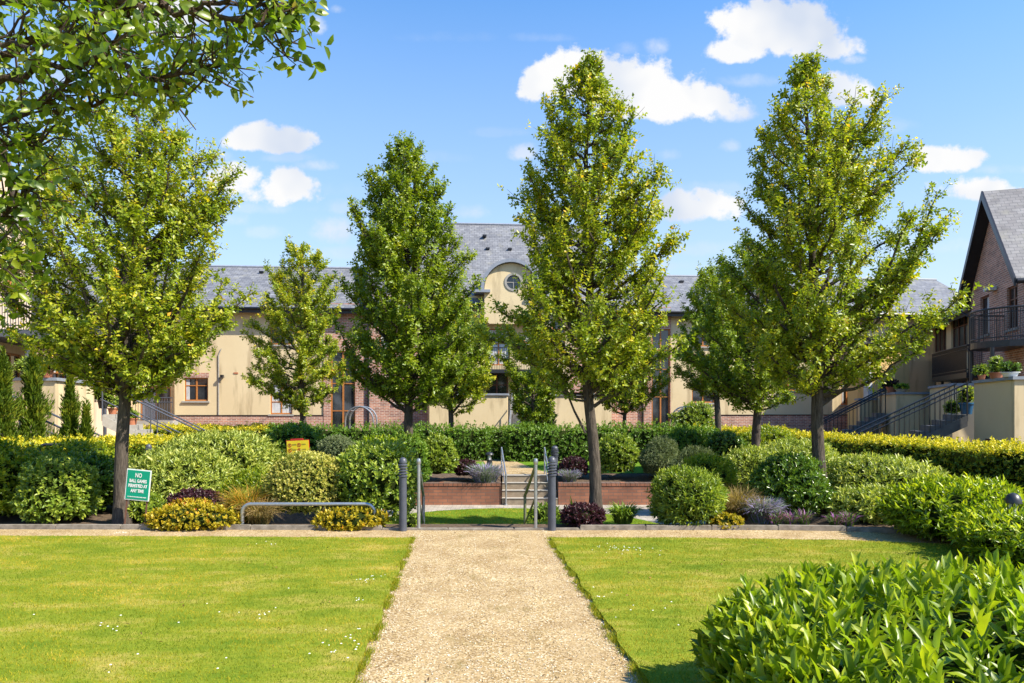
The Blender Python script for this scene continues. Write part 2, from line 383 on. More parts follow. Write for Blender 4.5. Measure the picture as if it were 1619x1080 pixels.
def norm(a): return a / np.maximum(np.linalg.norm(a, axis=-1, keepdims=True), 1e-9)
TEMPL = {
 0: (np.array([(0,0,0),(-.5,.45,.13),(0,1,-.06),(.5,.45,.13)], float), [(0,2,1),(0,3,2)]),
 1: (np.array([(0,0,0),(-.40,.28,.10),(0,.3,0),(.40,.28,.10),(-.40,.66,.05),(0,.68,-.04),(.40,.66,.05),(0,1,-.16)], float),
     [(0,2,1),(0,3,2),(1,2,5),(1,5,4),(2,3,6),(2,6,5),(4,5,7),(5,6,7)]),
 2: (np.array([(-.5,0,0),(.5,0,0),(0,1,-.12)], float), [(0,1,2)]),          # a blade
 3: (np.array([(-.5,0,0),(.5,0,0),(-.4,.5,.04),(.4,.5,.04),(0,1,-.2)], float), [(0,1,3),(0,3,2),(2,3,4)]),
}
def leaf_obj(name, P, D, N, L, W, RND, mat, parent=None, tm=0, core=None, smooth=False):
    T, tris = TEMPL[tm]
    n = len(P); D = norm(D); N = norm(N - D * np.sum(N * D, 1, keepdims=True)); S = np.cross(D, N)
    L = np.broadcast_to(L, (n,)); W = np.broadcast_to(W, (n,))
    V = (P[:, None] + S[:, None] * (T[None, :, 0:1] * W[:, None, None]) + D[:, None] * (T[None, :, 1:2] * L[:, None, None])
         + N[:, None] * (T[None, :, 2:3] * L[:, None, None])).reshape(-1, 3)
    k = len(T); F3 = (np.array(tris)[None] + (np.arange(n) * k)[:, None, None]).reshape(-1, 3)
    r = np.repeat(RND, k); nl = len(F3)
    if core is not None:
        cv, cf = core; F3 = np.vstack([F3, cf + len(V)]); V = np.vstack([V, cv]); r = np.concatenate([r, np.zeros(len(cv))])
    me = bpy.data.meshes.new(name)
    me.vertices.add(len(V)); me.vertices.foreach_set('co', V.astype(np.float32).ravel())
    me.loops.add(len(F3) * 3); me.loops.foreach_set('vertex_index', F3.astype(np.int32).ravel())
    me.polygons.add(len(F3)); me.polygons.foreach_set('loop_start', np.arange(0, len(F3) * 3, 3, dtype=np.int32))
    mi = np.zeros(len(F3), np.int32); mi[nl:] = 1
    me.materials.append(M[mat])
    if core is not None: me.materials.append(M['shade_core'])
    me.polygons.foreach_set('material_index', mi)
    if smooth: me.polygons.foreach_set('use_smooth', np.ones(len(F3), bool))
    me.update(calc_edges=True)
    at_ = me.attributes.new('rnd', 'FLOAT', 'POINT'); at_.data.foreach_set('value', np.clip(r, 0, 1).astype(np.float32))
    o = bpy.data.objects.new(name, me); COL.objects.link(o)
    if parent: o.parent = parent
    return o
def shoots(P, A, L, W, k, lo=25, hi=75, along=.5, rnd=None, jit=.35, tiptone=0.0):
    """k leaves spiralling round each shoot at P with axis A"""
    n = len(P); A = norm(A)
    ref = np.where(np.abs(A[:, 2:3]) < .9, np.array([[0, 0, 1.]]), np.array([[1., 0, 0]]))
    e1 = norm(np.cross(A, ref)); e2 = np.cross(A, e1)
    ph0 = rng.uniform(0, 6.28, n)
    if rnd is None: rnd = rng.uniform(0, 1, n)
    PP, DD, NN, LL, RR = [], [], [], [], []
    for j in range(k):
        fr = (j + .5) / k
        ph = ph0 + j * 2.4 + rng.normal(0, .3, n)
        th = np.radians(hi + (lo - hi) * fr + rng.normal(0, 9, n))
        rad = e1 * np.cos(ph)[:, None] + e2 * np.sin(ph)[:, None]
        D = A * np.cos(th)[:, None] + rad * np.sin(th)[:, None]
        N = A - D * np.sum(A * D, 1, keepdims=True) + rng.normal(0, jit, (n, 3)) * .5
        ll = L * rng.uniform(.55, 1.2, n) * (1 - .25 * fr)
        PP.append(P + A * ((fr - .6) * along * L)[..., None] if not np.isscalar(L) else P + A * ((fr - .6) * along * L))
        DD.append(D); NN.append(N); LL.append(ll); RR.append(rnd * .6 + rng.uniform(0, .4, n) + tiptone * fr)  # paler young tips, darker inner leaves: growth plus shade painted into the tone
    LL = np.concatenate(LL)
    return np.vstack(PP), np.vstack(DD), np.vstack(NN), LL, LL * (W / L), np.concatenate(RR)
def bumps(p, f=3.0, seed=0.0):
    return (np.sin(p[:, 0] * f * 1.3 + seed) * np.sin(p[:, 1] * f * 1.1 + seed * 2) + np.sin(p[:, 2] * f * 1.7 + seed * 3 + p[:, 0] * f * .6)) * .5
def ico(sub=3):
    import bmesh
    bm = bmesh.new(); bmesh.ops.create_icosphere(bm, subdivisions=sub, radius=1)
    v = np.array([q.co[:] for q in bm.verts]); f = np.array([[x.index for x in q.verts] for q in bm.faces]); bm.free(); return v, f
ICO = ico(3)

def bush(name, label, cat, x, y, z0, rx, ry, h, mat, L=.07, W=.03, k=6, cov=3.2, sq=2.2, low=.42, lump=.13, lf=3.2,
         up=.45, lo=20, hi=70, tm=0, top=0.0, group=None, depth=.16, thick=1.0, ang=0.0, parent=None, bot=-.75, tsm=False):
    """leafy shrub: shoots over a lumpy rounded body, low = height fraction of its widest level"""
    seed = rng.uniform(0, 50)
    zc = z0 + h * low
    def body(d):
        s = (np.abs(d[:, 0])**sq + np.abs(d[:, 1])**sq + np.abs(d[:, 2])**sq) ** (-1 / sq)
        d2 = d * s[:, None]
        d2 = d2 * (1 + lump * bumps(d2 * np.array([rx, ry, h]), lf, seed))[:, None]
        return np.stack([d2[:, 0] * rx, d2[:, 1] * ry, np.where(d2[:, 2] > 0, d2[:, 2] * h * (1 - low), d2[:, 2] * h * low)], 1)
    area = 4 * math.pi * ((((rx * ry)**1.6 + (rx * h / 2)**1.6 + (ry * h / 2)**1.6) / 3) ** (1 / 1.6))
    ns = int(area * cov / (k * L * W * .55))
    d = norm(rng.normal(0, 1, (int(ns * 1.3), 3))); d = d[d[:, 2] > bot]
    P = body(d); nr = norm(d / np.array([rx, ry, h * .5]))
    P *= (1 - np.abs(rng.normal(0, depth, len(P))).clip(0, .6) + np.where(rng.uniform(0, 1, len(P)) < .05, rng.uniform(0, .16, len(P)), 0) * (nr[:, 2] > -.1))[:, None]
    A = norm(nr + np.array([0, 0, up]) + rng.normal(0, .28, nr.shape))
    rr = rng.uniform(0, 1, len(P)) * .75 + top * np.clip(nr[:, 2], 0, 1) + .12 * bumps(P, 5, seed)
    q = shoots(P, A, L, W, k, lo, hi, .8, np.clip(rr, 0, 1) * .85, tiptone=.3)
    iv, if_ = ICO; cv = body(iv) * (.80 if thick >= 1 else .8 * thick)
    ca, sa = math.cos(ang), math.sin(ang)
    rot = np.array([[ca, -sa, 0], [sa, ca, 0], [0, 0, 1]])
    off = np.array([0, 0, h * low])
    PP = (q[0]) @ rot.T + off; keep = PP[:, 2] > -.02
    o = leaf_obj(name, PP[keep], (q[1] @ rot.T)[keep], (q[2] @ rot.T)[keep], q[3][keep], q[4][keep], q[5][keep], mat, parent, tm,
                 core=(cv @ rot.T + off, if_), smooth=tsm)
    o.location = (x, y, z0)
    if label: tag(o, label, cat, group)
    return o

def hedge(name, label, pts, wd, h, mat, L=.06, W=.035, k=5, cov=2.8, top=.0, z0=0.0, group=None, side=0.0, rag=.05, tall=.0, cat='hedge'):
    """clipped hedge along pts (plan polyline)"""
    pts = [Vector((p[0], p[1], 0)) for p in pts]; o0 = pts[0]
    Ps, Ns, tp = [], [], []
    cv, cf = [], []
    dens = cov / (k * L * W * .55)
    for a, b in zip(pts[:-1], pts[1:]):
        dv = (b - a); ln = dv.length; dv.normalize(); nv = Vector((-dv.y, dv.x, 0)); aa = np.array(a - o0); d3 = np.array(dv); n3 = np.array(nv)
        def samp(area): return max(4, int(area * dens))
        n = samp(ln * wd); s = rng.uniform(-.03, ln + .03, n); tt = rng.uniform(-wd/2, wd/2, n)
        Ps.append(aa + d3 * s[:, None] + n3 * tt[:, None] + np.array([0, 0, 1]) * (h + rng.normal(0, rag, n) - .25 * (np.abs(tt) / (wd/2))**6 * .3)[:, None])
        Ns.append(np.tile([[0, 0, 1.]], (n, 1)) + n3 * (tt / wd)[:, None]); tp.append(np.ones(n))
        for sg in (-1, 1):
            n = samp(ln * h); s = rng.uniform(-.03, ln + .03, n); zz = rng.uniform(.02, h, n)
            Ps.append(aa + d3 * s[:, None] + n3 * (sg * (wd/2 + rng.normal(0, rag * .8, n)))[:, None] + np.array([0, 0, 1]) * zz[:, None])
            Ns.append(np.tile([n3 * sg], (n, 1))); tp.append(np.clip((zz - h * .8) / (h * .2), 0, 1) * .7)
        for e, sg in ((a, -1), (b, 1)):
            n = samp(wd * h); tt = rng.uniform(-wd/2, wd/2, n); zz = rng.uniform(.02, h, n)
            Ps.append(np.array(e - o0) + n3 * tt[:, None] + d3 * (sg * np.abs(rng.normal(0, rag, n)))[:, None] + np.array([0, 0, 1]) * zz[:, None])
            Ns.append(np.tile([d3 * sg], (n, 1))); tp.append(np.clip((zz - h * .8) / (h * .2), 0, 1) * .7)
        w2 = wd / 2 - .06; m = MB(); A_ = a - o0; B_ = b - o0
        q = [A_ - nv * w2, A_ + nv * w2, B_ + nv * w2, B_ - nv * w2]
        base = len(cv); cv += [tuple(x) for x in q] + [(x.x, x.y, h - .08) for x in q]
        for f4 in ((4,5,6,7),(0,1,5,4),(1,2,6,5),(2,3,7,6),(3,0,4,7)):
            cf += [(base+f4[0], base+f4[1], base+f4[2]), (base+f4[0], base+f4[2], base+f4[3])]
    P = np.vstack(Ps); N = np.vstack(Ns); T_ = np.concatenate(tp)
    lump = bumps(P, 2.5, 3.0); P = P + norm(N) * (lump * .05)[:, None]
    A = norm(norm(N) + np.array([0, 0, .5]) + rng.normal(0, .35, N.shape))
    rr = np.clip(rng.uniform(0, .65, len(P)) + top * T_, 0, 1.4)
    q = shoots(P, A, L, W, k, 20, 75, .8, rr)
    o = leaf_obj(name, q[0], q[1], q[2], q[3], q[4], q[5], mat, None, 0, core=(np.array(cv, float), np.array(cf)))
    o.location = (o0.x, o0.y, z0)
    return tag(o, label, cat, group)

def tuft(name, label, cat, x, y, z0, r, h, mat, n=700, W=.006, droop=.5, group=None, parent=None, spread=.62):
    """grass-like clump of arching blades, two segments each"""
    a = rng.uniform(0, 6.28, n); rr = np.sqrt(rng.uniform(0, 1, n)) * r * .35
    base = np.stack([np.cos(a) * rr, np.sin(a) * rr, np.zeros(n)], 1)
    a2 = a + rng.normal(0, .5, n); tilt = rng.uniform(.02, spread, n)
    D = np.stack([np.cos(a2) * np.sin(tilt), np.sin(a2) * np.sin(tilt), np.cos(tilt)], 1)
    L = h * rng.uniform(.45, .75, n)
    up = np.tile([[0, 0, 1.]], (n, 1)); N = up + rng.normal(0, .3, (n, 3))
    end = base + D * L[:, None]
    t2 = tilt + rng.uniform(.2, .5 + droop, n)
    D2 = np.stack([np.cos(a2) * np.sin(t2), np.sin(a2) * np.sin(t2), np.cos(t2)], 1)
    rn = rng.uniform(0, 1, n)
    T = TEMPL[3]
    # lower half as stem strips, upper half as drooping blades
    P = np.vstack([base, end - D * .01]); DD = np.vstack([D, D2]); NN = np.vstack([N, N])
    LL = np.concatenate([L * 1.0, L * .75]); WW = np.full(2 * n, W)
    o = leaf_obj(name, P, DD, NN, LL, WW, np.concatenate([rn, np.clip(rn + .15, 0, 1)]), mat, parent, 3)
    o.location = (x, y, z0)
    return tag(o, label, cat, group)

# ------------------------------------------------------------------ ground and setting
def terrain(x, y):
    z = 0.0
    if -4.6 < x < 5.2 and 10.0 < y < 16.25:
        fx = min(1, max(0, min(x + 4.6, 5.2 - x) / .8))
        fy = min(1, max(0, (y - 10.0) / .75))
        z = -.612 * fx * fy
    elif -.27 < x < 1.1 and 16.2 <= y < 17.38: z = -.7
    elif -4.6 < x < 5.2 and 16.25 <= y < 17.8: z = -.12 * (1 - (y - 16.25) / 1.6) if y < 17.7 else 0
    return z
xs = [-400,-120,-50,-25,-14,-9,-6,-4.6,-4.2,-3.8,-3,-2,-1,-.29,-.26,0,1.08,1.11,2,3,4,4.4,4.8,5.2,7,10,14,25,50,120,400]
ys = [-300,-60,-10,0,3,6,8,9,10.0,10.25,10.5,10.75,12,13.5,15,16.2,16.24,16.27,17.0,17.36,17.4,17.8,18,22,28,36,60,120,400]
g = MB()
g.v = [(x, y, terrain(x, y)) for y in ys for x in xs]
nx = len(xs)
g.f = [(j*nx+i, j*nx+i+1, (j+1)*nx+i+1, (j+1)*nx+i) for j in range(len(ys)-1) for i in range(nx-1)]
tag(g.build('ground', 'soil'), kind='structure')

def sheet(name, outline, z, mat, skirt=0.0, jag=0.0, step=.12):
    pts = []
    n = len(outline)
    for i in range(n):
        a = Vector((*outline[i], 0)); b = Vector((*outline[(i+1) % n], 0)); L_ = (b - a).length
        m_ = max(1, int(L_ / step)) if jag and L_ < 40 else 1
        nv = Vector((-(b-a).y, (b-a).x, 0)).normalized()
        for q in range(m_):
            p = a.lerp(b, q / m_)
            if jag and q: p += nv * (jag * (math.sin(q * .9 + i) * .4 + random.uniform(-1, 1) * .6))
            pts.append((p.x, p.y, z))
    mb = MB(); mb.poly(pts)
    if skirt:
        k = len(pts); mb.v += [(p[0], p[1], z - skirt) for p in pts]
        mb.f += [(i, k+i, k+(i+1) % k, (i+1) % k) for i in range(k)]
    return tag(mb.build(name, mat), kind='structure')
PL = lambda y: -.674 - .0713 * y          # left and right edge of the gravel path
PR = lambda y: 1.122 - .0711 * y
sheet('gravel_path', [(-14, -4), (14, -4), (14, 7.0), (9.5, 9.35), (6.2, 9.42), (3.5, 9.5), (-3.6, 9.5), (-14, 9.6)], .006, 'gravel')
LAWN_L = [(-14, -3), (PL(-3), -3), (PL(0), 0), (PL(8.78), 8.78), (-4, 8.86), (-14, 9.05)]
LAWN_R = [(PR(-3), -3), (12, -3), (12, 6.5), (5.4, 8.35), (4.2, 8.62), (2, 8.8), (PR(8.8), 8.8)]
sheet('lawn', LAWN_L, .034, 'turf', .04, .022)
sheet('lawn', LAWN_R, .034, 'turf', .04, .022)
# sunken court: pavers, round lawn, upper path and grass
sheet('paved_court', [(-3.8, 10.75), (4.4, 10.75), (4.4, 16.2), (-3.8, 16.2)], -.600, 'pavers')
LC = (-.1, 12.35, 3.15)
circ = [(LC[0] + LC[2] * math.cos(a), LC[1] + LC[2] * math.sin(a)) for a in np.linspace(0, 2 * math.pi, 64, endpoint=False)]
circ = [(x, max(y, 10.8)) for x, y in circ]
sheet('lawn', circ, -.575, 'turf_fresh', .03, .01)
sheet('lawn', [(-7, 17.75), (7.5, 17.75), (7.5, 22.3), (-7, 22.3)], .004, 'turf_fresh')
pth = [(-.26, 17.45), (1.1, 17.45), (.7, 18.6), (.12, 21.6), (-.9, 21.6), (-.62, 18.6)]
sheet('upper_path', pth, .012, 'gravel')
sheet('cross_path', [(-8, 21.61), (9, 21.61), (9, 22.3), (-8, 22.3)], .0105, 'gravel')

# grass blades on the near lawns
def inpoly(P, poly):
    x, y = P[:, 0], P[:, 1]; ins = np.zeros(len(P), bool); n = len(poly); j = n - 1
    for i in range(n):
        xi, yi = poly[i]; xj, yj = poly[j]
        c = ((yi > y) != (yj > y)) & (x < (xj - xi) * (y - yi) / (yj - yi + 1e-12) + xi)
        ins ^= c; j = i
    return ins
def blades(name, poly, z, dens, ymin, xr, L=.03, W=.0045, mat='blade', yk=True):
    a = np.array(poly); x0, x1 = max(a[:, 0].min(), xr[0]), min(a[:, 0].max(), xr[1]); y0, y1 = max(a[:, 1].min(), ymin), a[:, 1].max()
    n = int((x1 - x0) * (y1 - y0) * dens)
    P = np.stack([rng.uniform(x0, x1, n), rng.uniform(y0, y1, n), np.full(n, z)], 1)
    P = P[inpoly(P + rng.normal(0, .012, P.shape), poly)]
    P = P[np.abs(P[:, 0]) < P[:, 1] * .80 + .3]; n = len(P)
    pa = np.sin(P[:, 0]*1.9 + np.sin(P[:, 1]*1.3)*2) * np.sin(P[:, 1]*2.6 + P[:, 0]*.7) + .8*np.sin(P[:, 0]*5.1 + np.sin(P[:, 1]*4.3)*1.7) * np.sin(P[:, 1]*7.6 + np.sin(P[:, 0]*3.7)*1.5)
    D = np.stack([rng.normal(0, .55, n), rng.normal(0, .55, n), np.ones(n)], 1)
    N = np.stack([rng.normal(0, 1, n), rng.normal(0, 1, n), np.full(n, .3)], 1)
    o = leaf_obj(name, P, D, N, L * rng.uniform(.5, 1.25, n), np.full(n, W), np.clip(rng.uniform(0, .85, n) + .24 * pa, 0, 1), mat, None, 2)
    return o
tag(blades('grass', LAWN_L, .03, 5200, 3.6, (-9, 2), .026), 'mown yellow green grass left of the gravel path', 'grass', kind='stuff')
tag(blades('grass', LAWN_R, .03, 5200, 3.6, (-2, 6.2), .026), 'mown yellow green grass right of the gravel path', 'grass', kind='stuff')
tag(blades('grass', circ, -.58, 2200, 12.4, (-4, 4), .03, .008, 'blade'), 'fresh green grass of the sunken round lawn', 'grass', kind='stuff')
# ragged grass along the path edges
def edge_grass():
    P = []
    for f, s in ((PL, -1), (PR, 1)):
        y = rng.uniform(3.6, 8.85, 9000); y = y[(np.sin(y*9+s)+np.sin(y*23)+rng.normal(0, .8, len(y))) > -.2]; P.append(np.stack([f(y) + s * rng.normal(-.012, .026, len(y)) + .006*np.sin(y*11)+.008*np.sin(y*4.3+s), y, np.full(len(y), .012)], 1))
    P = np.vstack(P); n = len(P)
    D = np.stack([rng.normal(0, .6, n), rng.normal(0, .6, n), np.ones(n)], 1); N = rng.normal(0, 1, (n, 3))
    tag(leaf_obj('edge_grass', P, D, N, .045 * rng.uniform(.4, 1.2, n), np.full(n, .005), rng.uniform(0, .8, n), 'blade', None, 2),
        'longer ragged grass fringing both edges of the gravel path', 'grass', kind='stuff')
edge_grass()
def stones(n=5200):
    y = 3.7 + 5.9*rng.uniform(0, 1, n)**1.5; x = PL(y) + (PR(y)-PL(y))*rng.uniform(.0, 1, n)
    e = rng.uniform(0, 1, n) < .35
    x = np.where(e, np.where(rng.uniform(0, 1, n) < .5, PL(y)+np.abs(rng.normal(0, .07, n)), PR(y)-np.abs(rng.normal(0, .07, n))), x)
    r_ = rng.uniform(.003, .008, n); o8 = np.array([(1,0,0),(0,1,0),(-1,0,0),(0,-1,0),(0,0,.8),(.1,.1,-.5)], float)
    V = (np.stack([x, y, np.full(n, .009)], 1)[:, None] + o8[None]*r_[:, None, None]*rng.uniform(.6, 1.3, (n, 6, 1))).reshape(-1, 3)
    F_ = (np.array([(0,1,4),(1,2,4),(2,3,4),(3,0,4)])[None] + (np.arange(n)*6)[:, None, None]).reshape(-1, 3)
    me = bpy.data.meshes.new('loose_stones'); me.from_pydata(V.tolist(), [], F_.tolist()); me.materials.append(M['stone_loose'])
    o = bpy.data.objects.new('loose_stones', me); COL.objects.link(o)
    tag(o, 'loose pale stones scattered over the gravel path', 'gravel', kind='stuff')
stones()
def litter(n=260):
    P = np.stack([rng.uniform(-5, 4.5, n), rng.uniform(3.8, 9.5, n), rng.uniform(.05, .06, n)], 1); onp = (P[:, 0] > PL(P[:, 1])) & (P[:, 0] < PR(P[:, 1])); P[onp, 2] = .014
    tag(leaf_obj('fallen_leaves', P, np.stack([rng.normal(0, 1, n), rng.normal(0, 1, n), rng.normal(0, .25, n)], 1), np.stack([rng.normal(0, .4, n), rng.normal(0, .4, n), np.ones(n)], 1),
        rng.uniform(.015, .035, n), rng.uniform(.01, .02, n), rng.uniform(0, 1, n), 'dead_leaf', None, 1), 'small dry brown leaves fallen on the lawns and path', 'leaf litter', kind='stuff')
litter()
# daisies in patches
dp = []
for (px, py, n, s) in [(585, 925, 12, .10), (180, 1005, 6, .06), (555, 960, 5, .08), (545, 1040, 16, .18), (985, 877, 34, .16), (935, 957, 12, .08), (930, 940, 8, .09),
                       (412, 983, 7, .07), (280, 985, 6, .5), (600, 1000, 10, .2), (700, 1300, 3, .3), (195, 850, 10, .04), (1000, 985, 8, .25), (250, 1060, 5, .3), (412, 870, 5, .1)]:
    c = gr(px, py)
    for _ in range(n): dp.append((c.x + random.gauss(0, s), c.y + random.gauss(0, s * .8)))
fl = MB()
for x, y in dp:
    if PL(y) - .03 < x < PR(y) + .03 and y > 0: continue
    z = .064 + random.uniform(0, .01); r = random.uniform(.005, .009)
    fl.add([(x, y, z + .004)] + [(x + r * math.cos(a), y + r * math.sin(a), z) for a in np.linspace(0, 6.283, 8)[:-1]], [(0, 1+i, 1+(i+1) % 7) for i in range(7)])
tag(fl.build('daisies', 'flower_white'), 'tiny white daisies dotted in patches over the lawns', 'flowers', kind='stuff')

# ------------------------------------------------------------------ kerb (stone lengths)
kp = [gr(-330, 838), gr(-60, 838), gr(110, 838), gr(380, 839), gr(655, 840), gr(870, 840), gr(1060, 839.5), gr(1180, 839.5), gr(1290, 840), gr(1420, 843.5), gr(1560, 852)]
def along(poly, s):
    for a, b in zip(poly[:-1], poly[1:]):
        l = (b - a).length
        if s <= l: return a.lerp(b, s / l)
        s -= l
    return poly[-1]
tl = sum((b - a).length for a, b in zip(kp[:-1], kp[1:])); s = 0; km = MB()
while s < tl - .1:
    a = along(kp, s + .004); b = along(kp, min(s + .91, tl)); d = (b - a).normalized(); nv = Vector((-d.y, d.x, 0))
    hh = .070 + random.uniform(-.006, .006)
    mid = (a + b) / 2
    if -1.7 < mid.x < 1.0: hh = .035
    q = [a, b, b + nv * .055, a + nv * .055]
    q = [Vector((p.x, p.y + .03, -.05)) for p in q]
    km.prism(q, (0, 0, .05 + hh - .012))
    q2 = [p + Vector((0, 0, .05 + hh - .012)) for p in q]
    c = sum(q2, Vector()) / 4
    km.prism([c + (p - c) * .985 + Vector((0, 0, .0)) for p in q2], (0, 0, .012))
    s += .915
tag(km.build('kerb', 'kerb_stone'), kind='structure')

# ------------------------------------------------------------------ brick retaining walls and steps
def brickwall(x0, x1, label):
    o = empty('retaining_wall', ((x0+x1)/2, 16.3, -.61), label, 'garden wall')
    hw = (x1-x0)/2
    MB().box(-hw, hw, -.1, .12, 0, .455).build('wall', 'wall_brick', o)
    c = MB(); n = int(2*hw/.112); st = 2*hw/n
    for i in range(n): c.box(-hw + i*st + .004, -hw + (i+1)*st - .004, -.112, .132, .458, .53 + random.uniform(-.003, .003))
    c.build('brick_coping', 'wall_brick', o)
    return o
brickwall(-3.9, -.26, 'low brick retaining wall left of the upper steps, behind the sunken lawn')
brickwall(1.1, 4.4, 'low brick retaining wall right of the upper steps, behind the leaning tree trunk')
st = empty('garden_steps', (.42, 16.2, -.6), 'four shallow steps with timber risers between the two brick garden walls', 'steps')
for i in range(4):
    y0 = -.02 + i * .3
    MB().box(-.66, .66, y0, y0 + .05, i*.152, i*.152 + .148).build('riser', 'timber_riser', st)
    MB().box(-.66, .66, y0 + .05, y0 + .32 + (.12 if i == 3 else 0), i*.152 - .05, i*.152 + .1475).build('tread', 'step_tread', st)
    MB().box(-.66, .66, y0 - .015, y0 + .07, i*.152 + .1485, i*.152+.16).build('nosing', 'stone_sill', st)
st = empty('garden_steps', (-.5, 9.6, 0), 'steps dropping from the gravel path to the sunken lawn between near handrails', 'steps')
for i in range(4):
    MB().box(-.78, .78, .08 + i*.28, .08 + (i+1)*.28 + .02, -.75, -.012 - i*.15).build('tread', 'step_tread', st)

# ------------------------------------------------------------------ handrails
def post_cap(mb, x, y, z, r): mb.lathe([(r, 0), (r*1.35, .01), (r*1.35, .05), (r*1.1, .075), (r*.3, .085)], (x, y, z), 14)
def stair_rail(a, b, label, mat='galvanised', r=.024, cap=True, second='galvanised'):
    """a: near post foot, b: far post foot (with heights)"""
    (ax, ay, az, ah), (bx, by, bz, bh) = a, b
    o = empty('handrail', (ax, ay, az), label, 'handrail')
    p = Vector((0, 0, 0)); q = Vector((bx-ax, by-ay, bz-az))
    m_ = MB(); m_.tube([p, (0, 0, ah)], r, 12); m_.lathe([(.05, 0), (.05, .012), (.03, .02)], (0, 0, 0), 14)
    m_.build('post', mat, o, True)
    m_ = MB(); m_.tube([q, q + Vector((0, 0, bh))], r, 12); m_.build('post', second, o, True)
    m_ = MB(); m_.tube([(0, 0, ah - .02), q + Vector((0, 0, bh - .02))], r * .9, 12); m_.build('rail', second, o, True)
    m_ = MB(); m_.tube([(0, 0, ah * .5), q + Vector((0, 0, bh * .5))], r * .6, 10); m_.build('mid_rail', second, o, True)
    if cap:
        m_ = MB(); post_cap(m_, 0, 0, ah - .005, r); m_.build('cap', mat, o, True)
    return o
stair_rail((xat(662, 9.5), 9.5, .0, .92), (xat(669.5, 10.9), 10.9, -.6, .92), 'galvanised handrail left of the near steps, by the laurel')
stair_rail((xat(847, 9.5), 9.5, .0, .92), (xat(830, 10.9), 10.9, -.6, .92), 'handrail right of the near steps with olive coloured sloping rails', second='olive_rail')
stair_rail((xat(800, 16.15), 16.15, -.6, .74), (xat(793, 17.5), 17.5, .0, .70), 'thin grey handrail left of the upper steps, by the lavender', cap=False, r=.02)
stair_rail((xat(868, 16.15), 16.15, -.6, .78), (xat(861, 17.5), 17.5, .0, .70), 'thin grey handrail right of the upper steps, behind the grey bollard', cap=False, r=.02)
def hoop(x0, x1, y, h, label, mat, r=.026, z=0.0, cr=.12):
    o = empty('barrier_rail', (x0, y, z), label, 'railing')
    w_ = x1 - x0; pts = [(0, 0, 0)]
    for k in range(7):
        a = math.pi/2 * k/6; pts.append((cr - cr*math.cos(a), 0, h - cr + cr*math.sin(a)))
    for k in range(7):
        a = math.pi/2 * k/6; pts.append((w_ - cr + cr*math.sin(a), 0, h - cr + cr*math.cos(a)))
    pts.append((w_, 0, 0))
    MB().tube(pts, r, 12).build('hoop', mat, o, True)
    for x in (0, w_): MB().lathe([(.06, 0), (.06, .012), (.035, .02)], (x, 0, 0), 14).build('foot_plate', mat, o, True)
    return o
hoop(xat(383, 9.62), xat(592, 9.62), 9.62, .345, 'low galvanised hoop rail among the grasses and variegated shrub', 'galvanised')
hoop(xat(62, 13), xat(112, 13), 13.0, 1.0, 'dark hoop rail behind the hedge beside the left tree trunk', 'dark_metal', .03)

# ------------------------------------------------------------------ bollard lights
def bollard(x, y, z, h, label, r=.06, mat='bollard_grey', group=None):
    o = empty('bollard_light', (x, y, z), label, 'bollard light', group=group)
    hh = h - .27
    MB().lathe([(r*1.05, 0), (r*1.0, .03), (r, hh)], n=24).build('post', mat, o, True)
    MB().lathe([(r*.62, hh-.01), (r*.62, hh + .19)], n=20).build('lamp', 'curtain', o, True)
    for k in range(5):
        z0 = hh + .005 + k*.038
        MB().lathe([(r*.7, z0+.012), (r*1.22, z0), (r*1.24, z0+.008), (r*.8, z0+.026)], n=24).build('louvre', mat, o, True)
    z0 = hh + .195
    MB().lathe([(r*.6, z0-.004), (r*1.05, z0), (r*1.02, z0 + .02), (r*.86, z0+.05), (r*.5, z0 + .068), (r*.1, z0+.075)], n=24).build('cap', mat, o, True)
    return o
bollard(xat(637, 9.42), 9.42, 0, 1.02, 'grey louvred bollard light at the left of the path, by the laurel', .053)
bollard(xat(872.5, 9.46), 9.46, 0, 1.03, 'grey louvred bollard light at the right of the path, by the near purple shrub', .056)
bollard(xat(877, 17.0), 17.0, 0, .76, 'farther grey bollard light beyond the brick wall, by the upper steps', .08)
bollard(xat(235, 14), 14, 0, .96, 'bollard light sunk in the leafy bed, only its grey head showing', .055)
def lantern(x, y, z, h, r, label):
    o = empty('bollard_light', (x, y, z), label, 'bollard light')
    MB().lathe([(r*1.1, 0), (r, .03), (r*.85, h*.55), (r, h*.56), (r, h*.6)], n=20).build('post', 'dark_metal', o, True)
    MB().lathe([(r*.55, h*.6), (r*.62, h*.84)], n=20).build('lamp', 'white_paint', o, True)
    for k in range(4):
        a = R(45 + 90*k); MB().tube([(r*.8*math.cos(a), r*.8*math.sin(a), h*.59), (r*.8*math.cos(a), r*.8*math.sin(a), h*.85)], r*.1, 6).build('cage_bar', 'dark_metal', o)
    MB().lathe([(r*.7, h*.84), (r*1.35, h*.85), (r*1.3, h*.9), (r*.9, h*.97), (r*.2, h)], n=24).build('cap', 'dark_metal', o, True)
lantern(xat(774, 18.3), 18.3, 0, .52, .085, 'short black lantern bollard beside the upper path')
lantern(xat(1602, 7.6), 7.6, 0, .755, .062, 'black lantern bollard rising out of the bright laurel at the right edge')

